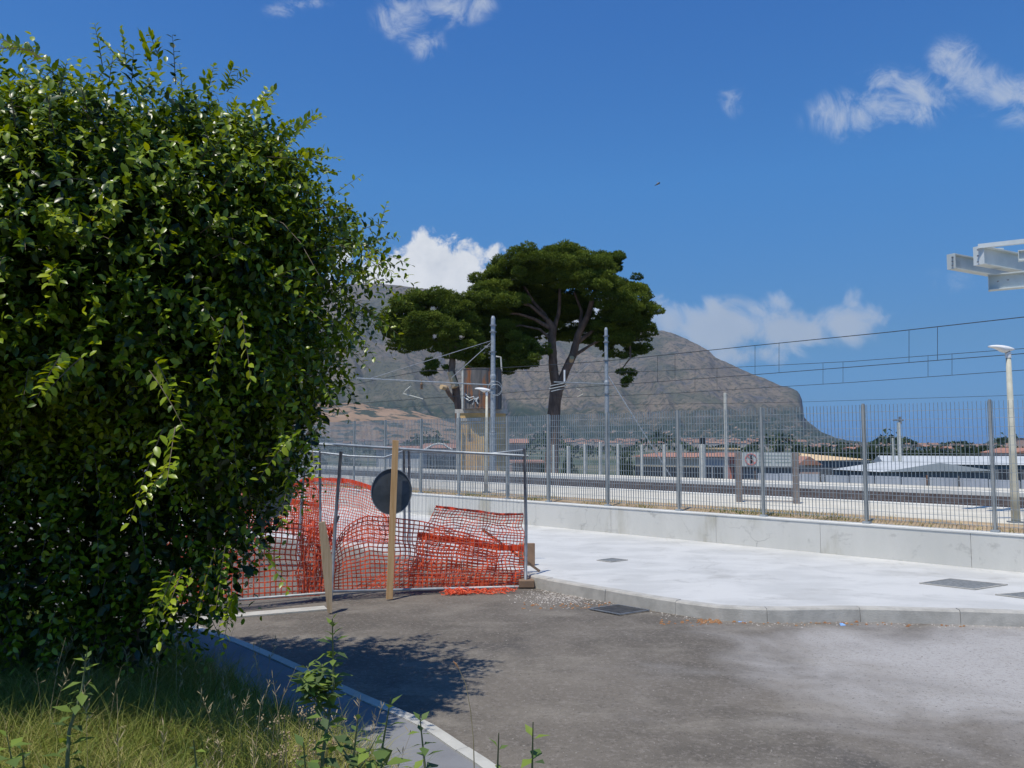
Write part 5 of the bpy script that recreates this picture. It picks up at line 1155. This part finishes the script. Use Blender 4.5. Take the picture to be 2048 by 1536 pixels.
# chippings and litter
def pebbles(name, label, cat, pts, m, s0_, s1_):
    b = MB()
    for p in pts:
        s = random.uniform(s0_, s1_); a = random.uniform(0, 6); ux = Vector((math.cos(a), math.sin(a), 0))*s; uy = Vector((-math.sin(a), math.cos(a), 0))*s*random.uniform(.6, .9); z = Vector((0, 0, s*random.uniform(.4, .8)))
        p = Vector(p); b.add([p-ux-uy*.6, p+ux*.9-uy, p+ux+uy*.8, p-ux*.7+uy, p-ux*.5-uy*.3+z, p+ux*.5-uy*.4+z*.9, p+ux*.4+uy*.5+z, p-ux*.4+uy*.4+z*.8], [(4, 5, 6, 7), (0, 1, 5, 4), (1, 2, 6, 5), (2, 3, 7, 6), (3, 0, 4, 7)])
    return tag(b.build(name, m), label, cat, kind='stuff')
pp = []
for i in range(1100):
    k = random.random(); idx = int((random.betavariate(1.2, 1.2))*(len(kp)-20)); q = kp[idx]; t = (kp[idx+1]-kp[idx]).normalized(); nn = Vector((-t.y, t.x, 0)); d_ = abs(random.gauss(0, .10))+.01
    pp.append(q+nn*d_+t*random.uniform(0, .28))
for i in range(900): pp.append(on_z(random.gauss(1130, 45), random.gauss(1194, 8)+ .13*0, 0))
pp = [p for p in pp if p.y > 3]
pp = [Vector((p.x, p.y, -.012)) for p in pp]
def outside(p):
    return all((p-q).length > .02 for q in inner[::3])
pebbles('chippings', 'pale stone chippings scattered along the foot of the kerb', 'chippings', pp, M['stone'], .003, .013)
pp = [Vector((*on_z(random.uniform(450, 2048), random.uniform(1225, 1530), 0).xy, -.012)) for _ in range(800)]
pp = [p for p in pp if min((p-q).length for q in lkp[::2]) > .1 and p.x > -3.2 and not (p.x < .3 and p.y < 5.2)]
def side_ok(p):
    i = min(range(len(lkp)), key=lambda k: (p-lkp[k]).length); t = (lkp[min(i+1, len(lkp)-1)]-lkp[max(i-1, 0)]); return Vector((-t.y, t.x, 0)).dot(p-lkp[i]) < -.02
pp = [p for p in pp if side_ok(p)]
M['grit'] = mat('road_grit', (.14, .13, .115), (.34, .31, .27), 9, .9)
pebbles('loose_grit', 'loose grit and small stones scattered over the road', 'grit', pp, M['grit'], .002, .008)
pl_ = [Vector((*on_z(1300+random.random()*750, 1243+random.gauss(0, 2.5)+ (4 if random.random() < .3 else 0), 0).xy, -.010)) for _ in range(120)]+[Vector((*on_z(random.uniform(1395, 1445), random.uniform(1237, 1245), 0).xy, -.01)) for _ in range(60)]+[Vector((*on_z(random.uniform(1040, 1300), random.uniform(1204, 1216), 0).xy, -.01)) for _ in range(60)]
pebbles('fallen_leaves', 'dry brown leaves blown along the kerb', 'leaves', pl_, M['dryleaf'], .008, .022)
for (x, y, lab) in ((1483, 1243, 'larger scrap of light blue plastic by the kerb'), (1685, 1250, 'smaller scrap of light blue plastic further right by the kerb')):
    p = on_z(x, y, -.012); s = .05 if x < 1500 else .035; b = MB(); b.add([p+Vector((-s, -.03, 0)), p+Vector((s*.7, -.04, .004)), p+Vector((s, .03, .002)), p+Vector((-s*.6, .04, .012)), p+Vector((0, 0, .025))], [(0, 1, 4), (1, 2, 4), (2, 3, 4), (3, 0, 4), (3, 2, 1, 0)]); tag(b.build('plastic_scrap', M['bluepl'], loc=p), lab, 'litter')

# ------------------------------------------------------------------ grass and weeds
M['grass'] = tint_mat('verge_grass', [(0, (.045, .075, .014)), (.45, (.15, .20, .032)), (.75, (.30, .30, .07)), (1, (.52, .43, .19))], rough=.6, spec=.25, transl=.2)
def blades(P, hgt, wid, tint, lean, rg, nseg=3):
    n = len(P); az = rg.uniform(0, 2*np.pi, n); side = np.stack([np.cos(az), np.sin(az), np.zeros(n)], 1); la = rg.uniform(0, 2*np.pi, n); ld = np.stack([np.cos(la), np.sin(la), np.zeros(n)], 1)
    vs = []
    for k in range(nseg+1):
        s = k/nseg; c = P+np.array([0, 0, 1])*(hgt*s*(1-.25*lean*s))[:, None]+ld*(hgt*lean*s*s)[:, None]; wv_ = wid*(1-s**1.5)
        if k < nseg: vs += [c-side*wv_[:, None], c+side*wv_[:, None]]
        else: vs += [c]
    V_ = np.stack(vs, 1); m_ = V_.shape[1]; per = []; cnt = []
    for k in range(nseg-1): per += [2*k, 2*k+1, 2*k+3, 2*k+2]; cnt.append(4)
    per += [2*nseg-2, 2*nseg-1, 2*nseg]; cnt.append(3)
    flat = (np.arange(n)[:, None]*m_+np.array(per)[None, :]).ravel(); return V_.reshape(-1, 3), flat, np.tile(cnt, n), np.repeat(tint, m_)
rg = np.random.default_rng(77)
VE = np.array([[p.x, p.y] for p in verge_edge])
def verge_pts(n, xr, yr, dmin, dmax=99):
    out = []
    while len(out) < n:
        c = np.stack([rg.uniform(*xr, 4000), rg.uniform(*yr, 4000)], 1)
        D = np.linalg.norm(c[:, None, :]-VE[None, ::2, :], axis=2); i = D.argmin(1); j = np.clip(i*2, 1, len(VE)-2); t = VE[j+1]-VE[j-1]; side_ = (-t[:, 1]*(c[:, 0]-VE[j, 0])+t[:, 0]*(c[:, 1]-VE[j, 1])); d_ = D.min(1)*np.sign(side_)
        # thin out nothing in view; keep inside the wedge the camera can see (and a bit more)
        kk = (d_ > dmin) & (d_ < dmax) & (np.abs(c[:, 0]) < c[:, 1]*.72+.5)
        for q in c[kk]: out.append((q[0], q[1]))
    out = out[:n]; zd = np.linalg.norm(np.array(out)[:, None, :]-VE[None, ::2, :], axis=2).min(1)
    z = .10+.33*(1-np.exp(-np.maximum(zd, 0)/1.1))*.9-.02
    return np.column_stack([np.array(out), z])
P = verge_pts(72000, (-6.5, .9), (2.9, 9.0), -.10); n = len(P)
patch = np.array([noise.noise(Vector((p[0]*1.3, p[1]*1.3, 2))) for p in P])
hg = rg.uniform(.07, .26, n)*(1+.6*patch); tn = np.clip(.36+.34*rg.random(n)+.34*patch+.30*(rg.random(n) < .2), 0, 1)
v_, f_, c_, t_ = blades(P, hg, rg.uniform(.0018, .0042, n), tn, rg.uniform(.2, 1.6, n), rg)
P2 = verge_pts(5200, (-6.5, .5), (3.0, 9.0), -.02, 3.5); n2 = len(P2); v2, f2_, c2, t2 = blades(P2, rg.uniform(.22, .46, n2), rg.uniform(.0016, .003, n2), np.clip(.25+.5*rg.random(n2), 0, 1), rg.uniform(.3, 1.0, n2), rg, 4)
tag(link('grass', npmesh('grass', np.concatenate([v_, v2]), np.concatenate([f_, f2_+len(v_)]), np.concatenate([c_, c2]), M['grass'], np.concatenate([t_, t2]))), 'unmown green and straw-coloured grass on the verge in the lower left', 'grass', kind='stuff')
# tall seeding stalks along the footway
M['straw'] = mat('straw_stalk', (.26, .21, .11), (.38, .30, .17), 9, .8)
P3 = verge_pts(90, (-4.6, -.4), (3.3, 8.4), .0, 1.6); b = MB()
for p in P3:
    h_ = random.uniform(.35, .68); ln = random.uniform(-.12, .16); dx, dy = ln, random.uniform(-.1, .1); pts = [Vector((p[0]+dx*s*s, p[1]+dy*s*s, p[2]+h_*s)) for s in (0, .35, .7, 1)]
    b.tube(pts, [.0016, .0014, .0011, .0008], 3, False)
    for k in range(random.randint(7, 15)):
        s = random.uniform(.62, 1); c = Vector((p[0]+dx*s*s, p[1]+dy*s*s, p[2]+h_*s)); e = c+Vector((random.uniform(-.035, .035), random.uniform(-.03, .03), random.uniform(.005, .05))); m3 = c.lerp(e, .6)
        b.add([c, m3+Vector((.0028, 0, 0)), e, m3-Vector((.0028, 0, 0))], [(0, 1, 2, 3)])
tag(b.build('seeding_grass', M['straw']), 'tall dry seeding grass stalks along the edge of the footway', 'grass', kind='stuff')
# dried flower heads
M['flower'] = mat('dry_flower_head', (.30, .20, .09), (.46, .36, .22), 30, .8)
b = MB()
for i in range(34):
    x, y = random.gauss(580, 55), random.uniform(1400, 1530); q = at(x, y, random.uniform(3.6, 4.6))
    if q.z < .25: continue
    for k in range(5): c = q+Vector((random.uniform(-.02, .02), random.uniform(-.02, .02), random.uniform(-.015, .015))); b.lathe(c, [(.002, -.005), (.0048, 0), (.002, .005)], 5)
    b.tube([q, Vector((q.x+random.uniform(-.05, .05), q.y, .25))], .0012, 3, False)
tag(b.build('dry_flowers', M['flower']), 'small dry yellow-brown flower heads among the grass by the footway', 'wild flowers', kind='stuff')
# leafy weeds: stem, leaves as parts
M['weedleaf'] = tint_mat('weed_leaf', [(0, (.07, .11, .045)), (.5, (.13, .20, .05)), (1, (.21, .29, .05))], rough=.6, spec=.3, transl=.3)
WT = np.array([[0, 0, 0], [.16, -.05, 0], [.16, .05, 0], [.20, 0, -.01], [.48, -.26, .03], [.48, .26, .03], [.50, 0, -.03], [1, 0, -.14]], float)
_t = LEAF_T.copy(); LEAF_T[:] = WT
WL = [leaf_mesh('leaf', leaf_verts(np.zeros((1, 3)), np.array([[1., 0, 0]]), np.array([[0., 0, 1]]), np.array([1.])), np.array([tv]), M['weedleaf']) for tv in (.1, .4, .7, 1.0)]
LEAF_T[:] = _t
def weed(label, px, pyt, Y, lean, nleaf, ls, branches=0, bottom=.35, wild=1.0):
    top = at(px, pyt, Y); o = Vector((top.x-lean, top.y, verge_z(top.x, top.y) if Y < 4.6 else .1)); o.z = min(o.z, top.z-.25)
    t = thing('weed', label, 'weed', o, 'leafy weeds on the verge'); pts = [o.lerp(top, s)+Vector((.02*math.sin(s*7+px), .02*math.cos(s*5+px), 0)) for s in (0, .25, .5, .75, 1)]
    b = MB(); b.tube(pts, [.011, .010, .008, .0055, .002], 6); b.build('stem', M['stem'], t, smooth=True)
    axes = [(pts, bottom, nleaf)]
    for k in range(branches):
        s = random.uniform(.25, .8); c = o.lerp(top, s); a = random.uniform(0, 6.28); e = c+Vector((math.cos(a)*.14, math.sin(a)*.10, random.uniform(.10, .22))); bp = [c, c.lerp(e, .5)+Vector((0, 0, -.01)), e]
        b = MB(); b.tube(bp, [.004, .003, .0015], 5); b.build('side_stem', M['stem'], t); axes.append((bp, .3, max(5, nleaf//3)))
    for (pl, s0_, n_) in axes:
        for i in range(int(n_*1.7)):
            node = (i//3)*3+.8*(i%3)/3; s = min(1, s0_+(1-s0_)*(node+.5)/(n_*1.7)); x = s*(len(pl)-1); j = min(int(x), len(pl)-2); c = pl[j].lerp(pl[j+1], x-j); a = i*2.4+random.uniform(-.4, .4)
            topn = max(0, (s-.88)/.12); el = random.uniform(-.5, .5)*wild*(1-topn)+topn*1.1
            ax = Vector((math.cos(a)*math.cos(el), math.sin(a)*math.cos(el), math.sin(el))); up_ = Vector((random.uniform(-.3, .3), random.uniform(-.3, .3), 1)); sd2 = up_.cross(ax).normalized(); nn_ = ax.cross(sd2)
            lf = link('leaf', random.choice(WL), t, c); lf.rotation_euler = Matrix((ax, sd2, nn_)).transposed().to_euler(); sz = ls*random.uniform(.65, 1.3)*(1-.45*topn)*(1.15-.35*s); lf.scale = (sz, sz, sz)
    return t
weed('tallest leafy weed, rising to the foot of the pale board', 662, 1238, 3.5, .03, 50, .085, 5, .15)
weed('weed with spiky silver-green top and drooping leaves left of the kerb', 773, 1398, 3.3, .01, 10, .12, 0, .5, 1.6)
weed('slender bright green weed in front of the road, rightmost of the weeds', 1073, 1440, 3.0, .02, 14, .085, 0, .3)
weed('small bright weed against the white kerb, second from the right', 1004, 1462, 3.0, .02, 14, .08, 0, .3)
weed('bushy weed beside the kerb, right of the spiky-topped one', 838, 1432, 3.2, -.02, 26, .085, 4, .2)
weed('short bushy weed left of the spiky-topped one', 705, 1436, 3.2, .02, 22, .08, 3, .2)
weed('low bright broad-leaved weed at the bottom edge under the tallest weed', 620, 1480, 3.1, .02, 26, .10, 3, .1)
weed('dark weed with bluish leaves standing in the grass below the shrub', 165, 1300, 4.0, .05, 20, .10, 0, .25)
weed('small dark weed low in the grass left of the dry flowers', 400, 1476, 3.4, .02, 14, .08, 1, .2)
weed('pale rosette weed in the bottom left corner of the grass', 40, 1500, 3.3, .02, 20, .10, 2, .1)
b = MB(); pts = [at(949, 1560, 3.1), at(947, 1480, 3.1), at(941, 1420, 3.1), at(932, 1370, 3.1), at(918, 1338, 3.1)]; b.tube(pts, [.0022, .002, .0018, .0014, .001], 4)
t = thing('grass_stalk', 'single tall reddish grass stalk in front of the road', 'grass stalk', Vector((pts[0].x, pts[0].y, .3)))
b.tube([Vector((pts[0].x, pts[0].y, .3)), pts[0]], .0022, 4); b.build('stem', M['straw'], t)
b = MB(); b.tube([at(918, 1338, 3.1), at(912, 1328, 3.1), at(906, 1322, 3.1)], [.001, .004, .001], 5); b.build('seed_head', M['dryleaf'], t)
# dry tufts behind the wall
rg2 = np.random.default_rng(5); n = 9000; tt_ = rg2.uniform(-30, 14, n); ppp = np.abs(rg2.normal(0, .40, n))+.08
Pq = np.array([list(pt(a, c, .70+min(a, .6)*.05)) for a, c in zip(ppp, tt_)]); pa = np.array([noise.noise(Vector((c*.9, a, 0))) for a, c in zip(ppp, tt_)]); kq = rg2.random(n) < .45+.9*pa; Pq, pa = Pq[kq], pa[kq]; n = len(Pq)
v_, f_, c_, t_ = blades(Pq, rg2.uniform(.04, .12, n)*(1+pa*.6), rg2.uniform(.004, .008, n), np.clip(.88-.55*(pa > .28)+.12*rg2.random(n), 0, 1), rg2.uniform(.3, 1.2, n), rg2)
tag(link('dry_grass', npmesh('dry_grass', v_, f_, c_, M['grass'], t_)), 'strip of dry yellowed grass between the concrete wall and the platform', 'dry grass', kind='stuff')

# flying insect
ip = at(1315, 368, 3.0); t = thing('flying_insect', 'small dark insect in flight against the open blue sky', 'insect', ip); ad = Vector((1, .1, .62)).normalized()
b = MB(); b.tube([ip-ad*.0125, ip-ad*.007, ip-ad*.001, ip+ad*.004, ip+ad*.0085, ip+ad*.0115], [.0010, .0018, .0024, .0038, .0032, .0012], 7); b.build('body', M['black'], t, smooth=True)
M['wing'] = bpy.data.materials.new('clear_wing'); M['wing'].use_nodes = True; wb_ = M['wing'].node_tree.nodes['Principled BSDF']; wb_.inputs['Base Color'].default_value = (.03, .035, .05, 1); wb_.inputs['Alpha'].default_value = .35
for s in (-1, 1):
    b = MB(); c = ip+ad*.003; o_ = Vector((-.35, .6*s, .9 if s > 0 else -.9)).normalized()*.011; w2 = ad*.003; b.add([c, c+o_*.5+w2, c+o_, c+o_*.6-w2], [(0, 1, 2, 3)]); b.build('wing', M['wing'], t)

# ------------------------------------------------------------------ air
b = MB(); b.box((-9000, -600, -9.5), (9000, 6500, 1000)); hz_ = b.build('haze', None)
hm = bpy.data.materials.new('air'); hm.use_nodes = True; hn = hm.node_tree.nodes; hn.clear(); pv = hn.new('ShaderNodeVolumePrincipled'); pv.inputs['Density'].default_value = .000052; pv.inputs['Color'].default_value = (.40, .60, 1, 1); pv.inputs['Anisotropy'].default_value = 0.1
ho = hn.new('ShaderNodeOutputMaterial'); hm.node_tree.links.new(pv.outputs[0], ho.inputs['Volume']); hz_.data.materials.append(hm); tag(hz_, 'thin air haze over the whole place', 'haze', kind='stuff')
